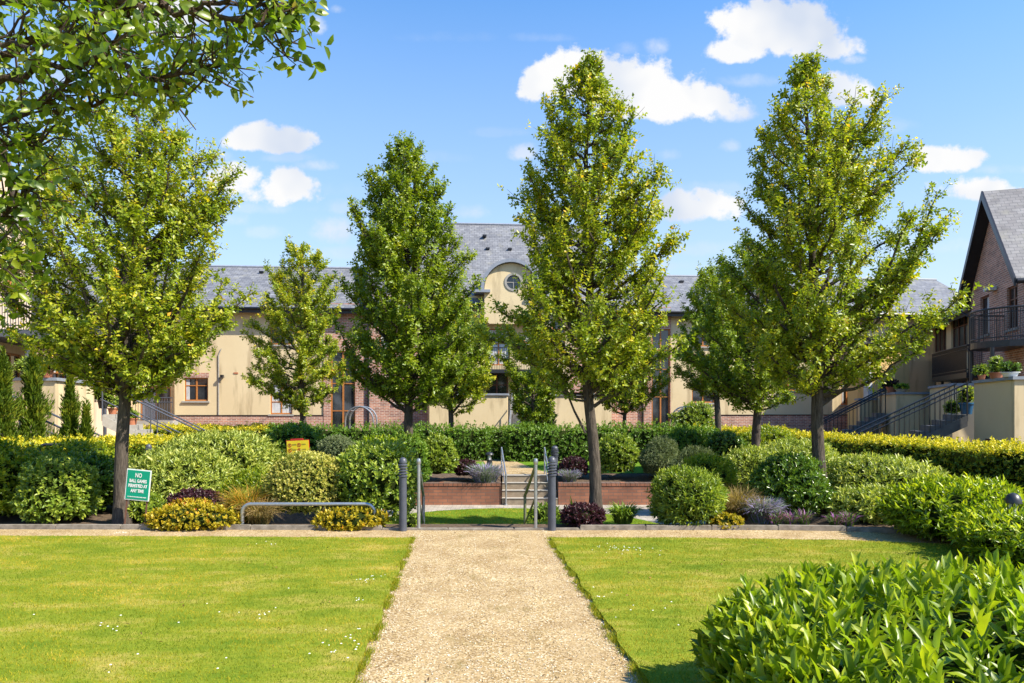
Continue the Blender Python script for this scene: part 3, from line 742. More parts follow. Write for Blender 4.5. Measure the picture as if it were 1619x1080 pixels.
# ------------------------------------------------------------------ signs
def text_mesh(txt, size, width=None, bold=.0):
    c = bpy.data.curves.new('t', 'FONT'); c.body = txt; c.size = size; c.align_x = 'CENTER'; c.align_y = 'CENTER'; c.offset = bold; c.resolution_u = 3
    o = bpy.data.objects.new('t', c); COL.objects.link(o)
    bpy.context.view_layer.update()
    me = bpy.data.meshes.new_from_object(o.evaluated_get(bpy.context.evaluated_depsgraph_get()))
    bpy.data.objects.remove(o)
    if width:
        xs_ = [q.co.x for q in me.vertices]; sc = width / (max(xs_) - min(xs_))
        for q in me.vertices: q.co.x *= sc
    return me
def put_text(parent, txt, x, z, size, width, mat, y=-.012, bold=.0025):
    me = text_mesh(txt, size, width, bold); me.materials.clear(); me.materials.append(M[mat])
    for q in me.vertices: q.co = Vector((q.co.x + x, y, q.co.y + z))
    o = bpy.data.objects.new('lettering', me); COL.objects.link(o); o.parent = parent; return o
p = gr(212, 832); p.y = 9.62; p.x = xat(212, 9.62)
sg = empty('notice_sign', p, 'green notice on two stakes against the left tree trunk, forbidding ball games', 'sign')
sg.rotation_euler = (R(2), R(6), R(4))
bw, bh, bz = .315, .42, .62
MB().box(-bw/2-.008, bw/2+.008, -.004, .006, bz-bh/2-.008, bz+bh/2+.008).build('border', 'white_paint', sg)
MB().box(-bw/2+.006, bw/2-.006, -.008, -.0035, bz-bh/2+.006, bz+bh/2-.006).build('board', 'sign_green', sg)
for i, (tx, dz, sz, wd_) in enumerate([('NO', .135, .085, .09), ('BALL GAMES', .055, .062, .235), ('PERMITTED AT', -.015, .062, .255), ('ANY TIME', -.085, .062, .18)]):
    put_text(sg, tx, 0, bz + dz, sz, wd_, 'white_paint')
fine = MB()
for k in range(17):
    fine.box(-.125 + k*.015, -.125 + k*.015 + random.uniform(.007, .012), -.011, -.0083, bz - .176, bz - .164)
fine.build('small_print', 'white_paint', sg)
for sx in (-.14, .135):
    MB().box(sx-.009, sx+.009, .007, .02, -.12, bz + bh/2 - .02).build('stake', 'rust', sg)
p = Vector((xat(475, 13.2), 13.2, 0))
sg = empty('warning_sign', p, 'yellow sign with red frame and four ban symbols, behind the variegated shrub', 'sign'); sg.rotation_euler = (0, R(-3), R(-4))
z1 = zat(694, 13.2); z0_ = zat(722, 13.2); zc = (z1+z0_)/2; wd_, ht = .45, .30
MB().box(-wd_/2, wd_/2, -.01, .01, zc-ht/2, zc+ht/2).build('frame', 'sign_red', sg)
MB().box(-wd_*.3, wd_*.24, -.012, .012, zc+ht/2 - .002, zc+ht/2+.03).build('header', 'sign_red', sg)
MB().box(-wd_/2+.012, wd_/2-.005, -.016, -.009, zc-ht/2+.035, zc+ht/2-.01).build('board', 'sign_yellow', sg)
MB().box(-wd_/2+.03, wd_/2-.02, -.019, -.009, zc-ht/2+.008, zc-ht/2+.026).build('footer', 'curtain', sg)
for cx_, cz_ in ((-.155, .055), (.03, .055), (-.155, -.045), (.03, -.045)):
    m_ = MB(); n = 20
    ring = [(cx_ + r_*math.cos(a), -.0185, zc + cz_ + r_*math.sin(a)) for r_ in (.038, .028) for a in np.linspace(0, 2*math.pi, n, endpoint=False)]
    m_.add(ring, [(i, (i+1) % n, n+(i+1) % n, n+i) for i in range(n)])
    m_.box(cx_-.004, cx_+.004, -.0195, -.0178, zc+cz_-.03, zc+cz_+.03)
    for j in range(8): m_.v[-8+j] = (m_.v[-8+j][0] - (m_.v[-8+j][2]-zc-cz_)*.7, m_.v[-8+j][1], m_.v[-8+j][2])
    m_.build('ban_symbol', 'sign_red', sg)
    MB().box(cx_-.008, cx_+.008, -.0175, -.0165, zc+cz_-.016, zc+cz_+.018).build('pictogram', 'sign_black', sg)
    m_ = MB()
    for k in range(2):
        for j in range(5): m_.box(cx_+.05+j*.017, cx_+.05+j*.017+.012, -.0175, -.0165, zc+cz_-.004+k*.016, zc+cz_+.004+k*.016)
    m_.build('small_print', 'sign_black', sg)
for sx in (-.16, .16): MB().box(sx-.015, sx+.015, .011, .03, 0, zc+ht/2-.02).build('post', 'rust', sg)

# ------------------------------------------------------------------ buildings
def wall_holes(mb, x0, x1, z0, z1, y, holes, dep=.14):
    """front face of a wall at depth y with window openings and their reveals"""
    X = sorted({x0, x1, *[min(max(h[i], x0), x1) for h in holes for i in (0, 1)]}); Z = sorted({z0, z1, *[min(max(h[i], z0), z1) for h in holes for i in (2, 3)]})
    for a, b in zip(X[:-1], X[1:]):
        for c, d in zip(Z[:-1], Z[1:]):
            mx_, mz_ = (a+b)/2, (c+d)/2
            if any(h[0] < mx_ < h[1] and h[2] < mz_ < h[3] for h in holes): continue
            mb.poly([(a, y, c), (b, y, c), (b, y, d), (a, y, d)])
    for (a, b, c, d) in holes:
        e = y + dep
        mb.poly([(a, y, c), (a, y, d), (a, e, d), (a, e, c)]); mb.poly([(b, y, c), (b, e, c), (b, e, d), (b, y, d)])
        mb.poly([(a, y, c), (a, e, c), (b, e, c), (b, y, c)]); mb.poly([(a, y, d), (b, y, d), (b, e, d), (a, e, d)])
def window(parent, x0, x1, z0, z1, y, cols=2, rows=(.62,), mat='timber', sill=True, curtain=None, fw=.06, name='window', lintel=None):
    m_ = MB(); yf = y + .07
    m_.box(x0+.002, x0+fw, yf, yf+.07, z0+.002, z1-.002); m_.box(x1-fw, x1-.002, yf, yf+.07, z0+.002, z1-.002)
    m_.box(x0+fw, x1-fw, yf, yf+.07, z0+.002, z0+fw); m_.box(x0+fw, x1-fw, yf, yf+.07, z1-fw, z1-.002)
    for c in range(1, cols):
        xc = x0 + (x1-x0)*c/cols; m_.box(xc-fw*.55, xc+fw*.55, yf+.004, yf+.066, z0+fw, z1-fw)
    for r_ in rows:
        zc = z0 + (z1-z0)*r_; m_.box(x0+fw, x1-fw, yf+.008, yf+.062, zc-fw*.35, zc+fw*.35)
    wo = m_.build(name, mat, parent)
    MB().box(x0+.01, x1-.01, yf+.035, yf+.04, z0+.01, z1-.01).build('pane', 'glass', wo)
    if curtain:
        cc = MB(); a, b = curtain
        cx0, cx1 = x0 + (x1-x0)*a + fw, x0 + (x1-x0)*b - fw*.3; n = 7
        for i in range(n):
            cc.box(cx0+(cx1-cx0)*i/n, cx0+(cx1-cx0)*(i+1)/n - .004, yf+.026 - (i % 2)*.004, yf+.0345, z0+fw, z1-fw)
        cc.build('curtain', 'curtain', wo)
    if sill: MB().box(x0-.08, x1+.08, y-.07, y+.07, z0-.075, z0-.002).build('sill', 'stone_sill', wo)
    if lintel: MB().box(x0-.04, x1+.04, y-.004, y+.02, z1, z1+.22).build('lintel', lintel, wo)
    return wo
def gable_roof(parent, x0, x1, yf, yb, ze, zr, mat='slate_x', over=.45, th=.12, xo=.25, name='roof'):
    """ridge along x, front eave at yf"""
    ym = (yf+yb)/2; sl_ = (zr-ze)/(ym-yf); a = yf-over; za = ze - over*sl_
    m_ = MB()
    prof = [(a, za), (ym, zr), (yb+over, za), (yb+over, za-th), (ym, zr-th*1.3), (a, za-th)]
    m_.prism([(x0-xo, y, z) for y, z in prof], (x1-x0+2*xo, 0, 0))
    rf = m_.build(name, mat, parent)
    MB().tube([(x0-xo, ym, zr+.01), (x1+xo, ym, zr+.01)], .07, 8).build('ridge', 'lead', rf)
    gm = MB(); gm.tube([(x0-xo, a-.05, za-.05), (x1+xo, a-.05, za-.05)], .065, 8); gm.box(x0-xo+.01, x1+xo-.01, a+.012, a+.04, za-th-.12, za-.03)
    gm.build('gutter', 'gutter', rf)
    return rf
def downpipe(parent, x, y, z0, z1, r=.045, mat='gutter'):
    m_ = MB(); m_.tube([(x, y-.4, z1+.1), (x, y-.35, z1-.05), (x, y-.07, z1-.35), (x, y-.07, z0)], r, 8)
    return m_.build('downpipe', mat, parent, True)

# main crescent block
FA = Frame(0, 32, R(4.12))
mbld = empty('apartment_building', FA.o, 'long cream and brick apartment block with slate roofs across the back of the garden', 'building', FA.a)
f = FA.f
xl, xl2, xb0, xb1, xr1 = f(150, 0)[0], f(276, 0)[0], f(512, 0)[0], f(1030, 0)[0], 21.5
ze_l = 6.5
pl_z = zat(657, 32) 
# windows in left cream section
def hole(p0, p1, q0, q1, t=0.0):
    a, z1_ = f(p0, q0, t); b, z0_ = f(p1, q1, t); return (a, b, z0_, z1_)
wl = [hole(291, 329, 597, 634), hole(427, 462, 606, 655), hole(427, 465, 500, 545)]
wl[0] = hole(291, 329, 597, 634)
mb = MB(); wall_holes(mb, xl2, xb0, pl_z, ze_l, 0, wl)
mb.poly([(xl2, 0, pl_z), (xl2, 0, ze_l), (xl2, 8, ze_l), (xl2, 8, pl_z)]); mb.build('wall', 'render_cream', mbld)
window(mbld, *wl[0], 0, 2, (.66,), lintel='brick', curtain=(0, .22)); window(mbld, *wl[1], 0, 2, (.4,), curtain=(.0, 1)); window(mbld, *wl[2], 0, 2, (.66,))
MB().box(xl2-.03, xb0-.003, -.035, .3, 0, pl_z).build('plinth', 'brick', mbld)
MB().box(xl2-.04, xb0-.003, -.06, -.0, pl_z+.002, pl_z+.035).build('plinth_course', 'gutter', mbld)
# recessed stair bay and door at the far left
rec = .9
hl = [hole(222, 270, 612, 668, rec), hole(222, 260, 510, 548, rec), hole(165, 190, 612, 650, rec), hole(120, 160, 500, 548, rec)]
x_l = f(40, 0, rec)[0]
mb = MB(); wall_holes(mb, x_l, xl2+.05, 0, ze_l, rec, hl); mb.build('wall', 'render_cream', mbld)
dr = window(mbld, *hl[0], rec, 2, (), name='door', sill=False)
a, b_, c, d = hl[0]; MB().box(a+.08, (a+b_)/2-.03, rec+.05, rec+.1, c+.05, d-.07).build('leaf', 'grey_door', dr)
MB().box((a+b_)/2-.12, (a+b_)/2-.08, rec+.02, rec+.06, c+.95, c+1.1).build('handle', 'galvanised', dr)
window(mbld, *hl[1], rec, 2, (.5,)); window(mbld, *hl[2], rec, 1, ()); window(mbld, *hl[3], rec, 2, (.5,))
# left balcony slab under the upper window
a, z_ = f(205, 556, rec); b_, _ = f(272, 556, rec)
bo = MB().box(a, b_, rec-1.0, rec, z_-.15, z_).build('balcony', 'dark_metal', mbld)
rr_ = MB()
for i in range(14): rr_.box(a+(b_-a)*i/13-.008, a+(b_-a)*i/13+.008, rec-1, rec-.98, z_, z_+.95)
rr_.box(a, b_, rec-1.02, rec-.96, z_+.95, z_+1.0); rr_.build('railing', 'dark_metal', bo)
# brick centre sections
xc0, xc1 = f(680, 0)[0], f(967, 0)[0]
hb = [hole(523, 562, 555, 690), hole(624, 647, 600, 637), hole(600, 640, 505, 550)]
ze_c = f(760, 468)[1]
mb = MB(); xs0 = f(585, 0)[0]; wall_holes(mb, xb0, xs0, 0, ze_l, -.06, hb[:1]); wall_holes(mb, xs0, f(700, 0)[0], 0, ze_c, -.06, hb[1:]); mb.build('brick_wall', 'brick', mbld)
window(mbld, *hb[0], -.06, 2, (.3, .62, .78), name='entrance_glazing', sill=False, fw=.07)
window(mbld, *hb[1], -.06, 1, ()); window(mbld, *hb[2], -.06, 2, (.66,), curtain=(0, .5))
hr = [hole(1030, 1059, 520, 688), hole(975, 1000, 590, 622), hole(975, 1005, 500, 545)]
mb = MB(); xs1 = f(965, 0)[0]; wall_holes(mb, f(900, 0)[0], xs1, 0, ze_c, -.06, []); wall_holes(mb, xs1, f(1060, 0)[0], 0, ze_l, -.06, hr); mb.build('brick_wall', 'brick', mbld)
window(mbld, *hr[0], -.06, 2, (.36, .62, .8), name='entrance_glazing', sill=False, fw=.06)
window(mbld, *hr[1], -.06, 1, ()); window(mbld, *hr[2], -.06, 2, (.66,))
for px in (583, 1015): downpipe(mbld, f(px, 0)[0], -.06, 0, ze_l-.1, .05)
# centre cream bay
x0, x1 = f(700, 0)[0], f(900, 0)[0]
hc = [hole(768, 803, 588, 640), hole(770, 806, 520, 578), hole(828, 860, 588, 670), hole(828, 856, 520, 575), hole(722, 745, 505, 545), hole(722, 745, 590, 616), hole(872, 893, 505, 545)]
mb = MB(); wall_holes(mb, x0, x1, 0, ze_c, -.12, hc); mb.build('wall', 'render_cream', mbld)
for i, h_ in enumerate(hc): window(mbld, *h_, -.12, 2 if i < 4 else 1, (.6,), 'dark_timber' if i in (0, 2) else 'timber', curtain=((0, 1) if i in (1, 3) else None), sill=i > 3)
# centre balcony
a, z_ = f(762, 586, -.1); b_, _ = f(872, 586, -.1)
bo = MB().box(a, b_, -1.25, -.12, z_-.16, z_).build('balcony', 'dark_metal', mbld)
rr_ = MB(); nb = 44
for i in range(nb): rr_.box(a+(b_-a)*i/(nb-1)-.008, a+(b_-a)*i/(nb-1)+.008, -1.25, -1.23, z_, z_+.95)
rr_.box(a, b_, -1.27, -1.21, z_+.95, z_+1.0); rr_.build('railing', 'dark_metal', bo)
for xx in (a+.1, (a+b_)/2, b_-.1): MB().tube([(xx, -1.2, 0), (xx, -1.2, z_-.16)], .05, 10).build('post', 'dark_metal', mbld)
# right cream section
hr2 = [hole(1094, 1130, 603, 637), hole(1094, 1130, 505, 548), hole(1232, 1262, 585, 618), hole(1330, 1350, 585, 640)]
x0r = f(1060, 0)[0]
mb = MB(); wall_holes(mb, x0r, xr1, pl_z, ze_l, 0, hr2); mb.build('wall', 'render_cream', mbld)
for i, h_ in enumerate(hr2): window(mbld, *h_, 0, 2, (.66,), lintel='brick', curtain=(0, .3) if i % 2 else (.8, 1))
MB().box(x0r+.003, xr1, -.035, .3, 0, pl_z).build('plinth', 'brick', mbld)
MB().box(x0r+.003, xr1, -.06, -.0, pl_z+.002, pl_z+.035).build('plinth_course', 'gutter', mbld)
# roofs
zr_l = f(450, 423, 4)[1]; zr_r = f(1075, 437, 4)[1]; zr_c = f(770, 355, 4.6)[1]
gable_roof(mbld, x_l, xb0+2.4, 0, 8, ze_l, zr_l)
gable_roof(mbld, f(967, 0)[0], xr1+2, 0, 8, ze_l, zr_r)
cx0, cx1 = f(585, 0)[0], f(965, 0)[0]
gable_roof(mbld, cx0, cx1, 0, 9.2, ze_c, zr_c, over=.4)
mb = MB()
for x_ in (cx0, cx1): mb.prism([(x_, 0, ze_l-1), (x_, 9.2, ze_l-1), (x_, 9.2, ze_c), (x_, 4.6, zr_c-.2), (x_, 0, ze_c)], (.2 if x_ == cx0 else -.2, 0, 0))
mb.build('gable_wall', 'brick', mbld)
mb = MB(); mb.box(x_l, xr1, 1.2, 8, 0, ze_l - .1); mb.build('rear_mass', 'render_cream', mbld)
# roof vents
for px, py, t_ in ((766, 373, 3.6), (771, 393, 2.9), (806, 394, 2.9), (414, 430, 3.3), (1077, 445, 3.2), (1080, 480, .6), (1108, 445, 3.2), (735, 458, .2)):
    x_, z_ = f(px, py, t_)
    MB().box(x_-.1, x_+.1, t_-.16, t_+.16, z_-.06, z_+.03).build('roof_vent', 'gutter', mbld)
DY = -.62
# rounded dormer with circular window
dx_, _ = f(808, 450, DY); r_d = f(850, 0, DY)[0] - dx_
zt = f(808, 416, DY)[1]; zs_ = zt - r_d
mb = MB(); n = 24
arc = [(dx_ + r_d*math.cos(a_), zs_ + r_d*math.sin(a_)) for a_ in np.linspace(0, math.pi, n)]
wx, wz = f(812, 446, DY); wr = .36
face = [(x_, DY, z_) for x_, z_ in arc] ; zb_ = f(808, 512, DY)[1]
outer = arc + [(dx_-r_d, zb_), (dx_+r_d, zb_)]
# front with a round opening: fan between the outer outline and the circle
no = 48; circ_ = [(wx + wr*math.cos(a_), wz + wr*math.sin(a_)) for a_ in np.linspace(0, 2*math.pi, no, endpoint=False)]
def rayhit(a_):
    d_ = Vector((math.cos(a_), math.sin(a_))); best = None; P0 = Vector((wx, wz)); m0 = len(outer)
    for i in range(m0):
        p1, p2 = Vector(outer[i]), Vector(outer[(i+1) % m0]); e = p2-p1; den = d_.x*e.y - d_.y*e.x
        if abs(den) < 1e-9: continue
        w0 = p1-P0; tt = (w0.x*e.y - w0.y*e.x)/den; uu = (w0.x*d_.y - w0.y*d_.x)/den
        if tt > 0 and -1e-6 <= uu <= 1+1e-6 and (best is None or tt < best): best = tt
    return P0 + d_*(best or 1)
oo = [rayhit(a_) for a_ in np.linspace(0, 2*math.pi, no, endpoint=False)]
mb.add([(p_[0], DY, p_[1]) for p_ in circ_] + [(p_.x, DY, p_.y) for p_ in oo], [(i, (i+1) % no, no+(i+1) % no, no+i) for i in range(no)])
mb.add([(p_[0], DY, p_[1]) for p_ in circ_] + [(p_[0], DY+.2, p_[1]) for p_ in circ_], [(i, no+i, no+(i+1) % no, (i+1) % no) for i in range(no)])
m2 = len(outer)
mb.add([(x_, DY, z_) for x_, z_ in outer] + [(x_, 1.2, z_) for x_, z_ in outer], [(i, m2+i, m2+(i+1) % m2, (i+1) % m2) for i in range(m2)])
dm = mb.build('dormer', 'render_cream', mbld)
mb = MB(); ra, rb_ = r_d+.02, r_d+.17
prof = [(dx_+rb_*math.cos(a_), zs_+rb_*math.sin(a_)) for a_ in np.linspace(-.06, math.pi+.06, n)] + [(dx_+ra*math.cos(a_), zs_+ra*math.sin(a_)) for a_ in np.linspace(math.pi+.06, -.06, n)]
for i in range(n-1):
    q = [prof[i], prof[i+1], prof[2*n-2-i], prof[2*n-1-i]]
    mb.prism([(x_, DY-.2, z_) for x_, z_ in q], (0, 3.6, 0))
mb.build('dormer_roof', 'lead', dm)
for sx in (-1, 1): MB().box(dx_+sx*(r_d+.1)-.36, dx_+sx*(r_d+.1)+.36, DY-.26, .3, zs_-.16, zs_-.04).build('dormer_ledge', 'lead', dm)
mb = MB()
ring = [(wx + q*math.cos(a_), y_, wz + q*math.sin(a_)) for q, y_ in ((wr+.06, DY-.03), (wr-.04, DY-.03), (wr-.04, DY+.14), (wr+.06, DY+.02)) for a_ in np.linspace(0, 2*math.pi, 28, endpoint=False)]
mb.add(ring, [(k*28+i, k*28+(i+1) % 28, ((k+1) % 4)*28+(i+1) % 28, ((k+1) % 4)*28+i) for k in range(4) for i in range(28)])
mb.box(wx-wr+.03, wx+wr-.03, DY+.08, DY+.11, wz-.015, wz+.015); mb.box(wx-.015, wx+.015, DY+.079, DY+.109, wz-wr+.03, wz+wr-.03)
rw = mb.build('round_window', 'stone_sill', mbld)
mb = MB(); mb.poly([(wx + (wr-.01)*math.cos(a_), DY+.115, wz + (wr-.01)*math.sin(a_)) for a_ in np.linspace(0, 2*math.pi, 28, endpoint=False)]); mb.build('pane', 'glass', rw)
# conduit, alarm box, vent on left wall
x_, z_ = f(346, 560); x2_, z2_ = f(346, 657)
mb = MB(); mb.tube([(x_+.12, -.03, z_+.25), (x_, -.03, z_-.05), (x_, -.03, z2_)], .022, 8); mb.tube([(x_, -.04, f(346, 603)[1]), (x_+.3, -.12, f(346, 596)[1])], .015, 6); mb.build('conduit', 'stone_sill', mbld)
x_, z_ = f(352, 595); MB().box(x_-.05, x_+.07, -.2, -.02, z_-.05, z_+.06).build('camera_housing', 'gutter', mbld)
x_, z_ = f(373, 590); MB().box(x_-.1, x_+.1, -.02, .02, z_-.035, z_+.035).build('vent', 'terracotta', mbld)
x_, z_ = f(281, 671); MB().box(x_-.12, x_+.12, -.12, -.036, z_-.13, z_+.13).build('meter_box', 'curtain', mbld)

# terrace walls in front of the centre bay
def terrace(label, pts, ztop, mat='render_cream', z0=0.0, cop=True, vents=(), th=.28, group=None):
    """garden terrace enclosed by rendered walls along pts (plan), with coping"""
    o = empty('terrace_wall', (pts[0][0], pts[0][1], 0), label, 'garden wall', group=group)
    P = [Vector((p_[0]-pts[0][0], p_[1]-pts[0][1], 0)) for p_ in pts]
    # offset to the right-hand (outer) side kept on the line; thickness goes inside
    def offs(dist):
        out = []
        for i, p_ in enumerate(P):
            ns = []
            if i: d_ = (p_-P[i-1]).normalized(); ns.append(Vector((-d_.y, d_.x, 0)))
            if i < len(P)-1: d_ = (P[i+1]-p_).normalized(); ns.append(Vector((-d_.y, d_.x, 0)))
            n_ = sum(ns, Vector()); n_.normalize(); k_ = 1/max(.3, n_.dot(ns[0])); out.append(p_ + n_*dist*k_)
        return out
    A_, B_ = offs(0), offs(th)
    mb = MB()
    def strip(A_, B_, za, zb):
        n_ = len(A_); vs = [(q.x, q.y, za) for q in A_+B_] + [(q.x, q.y, zb) for q in A_+B_]; fs = []
        for i in range(n_-1):
            fs += [(i, i+1, 2*n_+i+1, 2*n_+i), (n_+i+1, n_+i, 3*n_+i, 3*n_+i+1), (2*n_+i, 2*n_+i+1, 3*n_+i+1, 3*n_+i), (i, n_+i, n_+i+1, i+1)]
        fs += [(0, 2*n_, 3*n_, n_), (n_-1, 2*n_-1, 4*n_-1, 3*n_-1)]
        return vs, fs
    mb.add(*strip(A_, B_, z0, ztop-.08)); mb.build('wall', mat, o)
    if cop:
        mb = MB(); mb.add(*strip(offs(-.06), offs(th+.05), ztop-.08, ztop)); mb.build('coping', 'coping', o)
    return o
zt_ = f(725, 622, -3)[1]
def fw(px, t_): x_ = f(px, 0, t_)[0]; q = FA.w(x_, t_); return (q.x, q.y)
terrace('long cream terrace wall left of the centre stair, behind the back hedge', [fw(676, -.2), fw(679, -3), fw(802, -3), fw(803, -1.3)], zt_)
terrace('long cream terrace wall right of the centre stair, behind the forked tree trunk', [fw(858, -1.3), fw(857, -3), fw(967, -3), fw(966, -.2)], zt_)
def stairs(label, top, bot, wid, rise_n, zt, zb, mat='grey_steps', rail='dark_metal', bal=True, h=.95, group=None, sides=(-1, 1), risers=True):
    """flight from top (plan point) down to bot"""
    t_ = Vector((*top, 0)); b_ = Vector((*bot, 0)); d_ = b_-t_; ln = d_.length; a_ = math.atan2(d_.y, d_.x)
    o = empty('outdoor_staircase', (t_.x, t_.y, 0), label, 'staircase', a_, group)
    mb = MB(); n_ = rise_n; g_ = ln/n_; rh = (zt-zb)/n_
    for i in range(n_):
        mb.box(i*g_, (i+1)*g_+.03, -wid/2, wid/2, zt-(i+1)*rh-.05 + rh*.0, zt-i*rh-.0 if i == 0 else zt-i*rh)
        mb.box(i*g_+.02, i*g_+.05, -wid/2+.01, wid/2-.01, zt-(i+1)*rh-.12, zt-(i+1)*rh-.055)
    mb.build('treads', mat, o)
    mb = MB()
    for sd in (-1, 1):
        y_ = sd*(wid/2+.03)
        mb.prism([(0, y_-.025, zt-.02), (ln, y_-.025, zb-.02), (ln, y_-.025, zb-.30), (0, y_-.025, zt-.34)], (0, .05, 0))
    mb.build('stringers', mat, o)
    for sd in sides:
        y_ = sd*(wid/2+.03); mb = MB()
        for hh_, r_ in ((h, .025), (h*.86, .018)) if bal else ((h, .025), (h*.5, .02)):
            mb.tube([(-.05, y_, zt+hh_), (ln+.1, y_, zb+hh_), ], r_, 8)
        npst = max(2, int(ln/.13)) if bal else 3
        for i in range(npst):
            q = i/(npst-1); zz = zt+(zb-zt)*q
            mb.tube([(ln*q, y_, zz-.05), (ln*q, y_, zz+h)], .009 if bal else .02, 6)
        for q in (0, 1): mb.tube([(ln*q, y_, zt+(zb-zt)*q-.2), (ln*q, y_, zt+(zb-zt)*q+h)], .022, 8)
        mb.build('balustrade', rail, o)
    return o
stairs('grey centre staircase between the two long cream terrace walls', fw(829, -2.0), fw(826, -4.6), 1.0, 8, 1.45, 0, rail='galvanised', bal=False)

# --- right wing
GA = Frame(16.04 + .303*0, 21.4, R(-107.6))      # origin at the near corner, local x runs towards the camera
gbld = empty('brick_house', GA.o, 'brick gabled house with slate roof and curved balcony at the right edge', 'house', GA.a)
gf = GA.f
Lg = 4.85                                        # gable width, from -Lg (far corner) to 0 (near corner)
def ghole(p0, p1, q0, q1): 
    a, z1_ = gf(p0, q0); b, z0_ = gf(p1, q1); zt2 = gf((p0+p1)/2, q0)[1]; zb2 = gf((p0+p1)/2, q1)[1]; return (a, b, zb2, zt2)
hg = [ghole(1550, 1564, 468, 530), ghole(1592, 1609, 452, 520), ghole(1550, 1565, 580, 612), ghole(1593, 1608, 572, 606)]
ze_g, zap = 6.1, 9.05
mb = MB(); wall_holes(mb, -Lg, 0, 0, ze_g, 0, hg)
mb.poly([(-Lg, 0, ze_g), (0, 0, ze_g), (-Lg/2, 0, zap)])
mb.poly([(0, 0, 0), (0, 9, 0), (0, 9, ze_g), (0, 0, ze_g)]); mb.poly([(-Lg, 0, 0), (-Lg, 0, ze_g), (-Lg, 9, ze_g), (-Lg, 9, 0)])
mb.build('wall', 'brick', gbld)
for i, h_ in enumerate(hg): window(gbld, *h_, 0, 1 if i % 2 == 0 else 2, (.7,) if i > 0 else (), 'dark_timber', curtain=(.4, 1) if i == 0 else None)
mb = MB(); ov = .36; sl_ = (zap-ze_g)/(Lg/2); e_ = .45
prof = [(-Lg-e_, ze_g-e_*sl_+.02), (-Lg/2, zap+.02), (e_, ze_g-e_*sl_+.02), (e_, ze_g-e_*sl_+.16), (-Lg/2, zap+.2), (-Lg-e_, ze_g-e_*sl_+.16)]
mb.prism([(x_, -ov, z_) for x_, z_ in prof], (0, 9+ov, 0)); rf = mb.build('roof', 'slate_y', gbld)
for sx in (-1, 1):
    q = [(-Lg/2, zap+.012), (-Lg/2+sx*(Lg/2+e_), ze_g-e_*sl_+.012)]
    MB().prism([(q[0][0], -ov+.005, q[0][1]), (q[1][0], -ov+.005, q[1][1]), (q[1][0], -ov+.005, q[1][1]-.03), (q[0][0], -ov+.005, q[0][1]-.04)], (0, ov-.008, 0)).build('soffit', 'gutter', rf)
mb = MB()
for sx in (-1, 1):
    q0 = (-Lg/2, zap+.215); q1 = (-Lg/2+sx*(Lg/2+e_), ze_g-e_*sl_+.175)
    mb.prism([(q0[0], -ov-.06, q0[1]), (q1[0], -ov-.06, q1[1]), (q1[0], -ov-.06, q1[1]-.26), (q0[0], -ov-.06, q0[1]-.30)], (0, .055, 0))
mb.build('barge_board', 'gutter', rf)
mb = MB(); mb.tube([(e_+.05, -ov, ze_g-e_*sl_+.06), (e_+.05, 9, ze_g-e_*sl_+.06)], .07, 8); mb.tube([(-Lg-e_-.05, -ov, ze_g-e_*sl_+.06), (-Lg-e_-.05, 9, ze_g-e_*sl_+.06)], .07, 8); mb.build('gutter', 'gutter', rf)
mb = MB(); mb.tube([(-Lg-.4, -.35, ze_g-.55), (-Lg-.1, -.3, ze_g-.75), (-Lg+.12, -.08, ze_g-.95), (-Lg+.12, -.08, 0)], .05, 8); mb.build('downpipe', 'gutter', gbld)
x_, z_ = gf(1572, 458); MB().box(x_-.12, x_+.3, -.3, -.02, z_-.05, z_+.07).build('camera_housing', 'curtain', gbld)
# a balcony with curved front
def balcony(parent, x0, x1, z_, dep, curved=True, mat='dark_metal', posts=True, hgt=1.0, zpost=0.0):
    n_ = 16; front = []
    for i in range(n_+1):
        u_ = i/n_; x_ = x0+(x1-x0)*u_; y_ = -dep*(math.sin(math.pi*u_)**.45 if curved else 1) if 0 < u_ < 1 else (0 if curved else -dep)
        front.append((x_, y_))
    out = ([(x0, 0)] if not curved else []) + front + ([(x1, 0)] if not curved else [])
    bo = MB().prism([(x_, y_-.004, z_-.2) for x_, y_ in out], (0, 0, .2)).build('balcony', mat, parent)
    mb = MB()
    for zz, r_ in ((z_+hgt, .03), (z_+.1, .018), (z_+hgt-.14, .015)): mb.tube([(x_, y_, zz) for x_, y_ in out], r_, 6)
    for a, b in zip(out[:-1], out[1:]):
        l_ = math.hypot(b[0]-a[0], b[1]-a[1]); k_ = max(1, int(l_/.06))
        for j in range(k_):
            q = (a[0]+(b[0]-a[0])*j/k_, a[1]+(b[1]-a[1])*j/k_); mb.box(q[0]-.008, q[0]+.008, q[1]-.008, q[1]+.008, z_, z_+hgt)
    mb.build('railing', mat, bo)
    if posts:
        for u_ in (.12, .88):
            MB().tube([(x0+(x1-x0)*u_, -dep*.8, zpost), (x0+(x1-x0)*u_, -dep*.8, z_-.2)], .06, 10).build('post', mat, bo)
    return bo
zb_ = gf(1590, 545)[1]
balcony(gbld, gf(1571, 0, -.3)[0], .9, zb_-.02, 1.3, zpost=1.4)

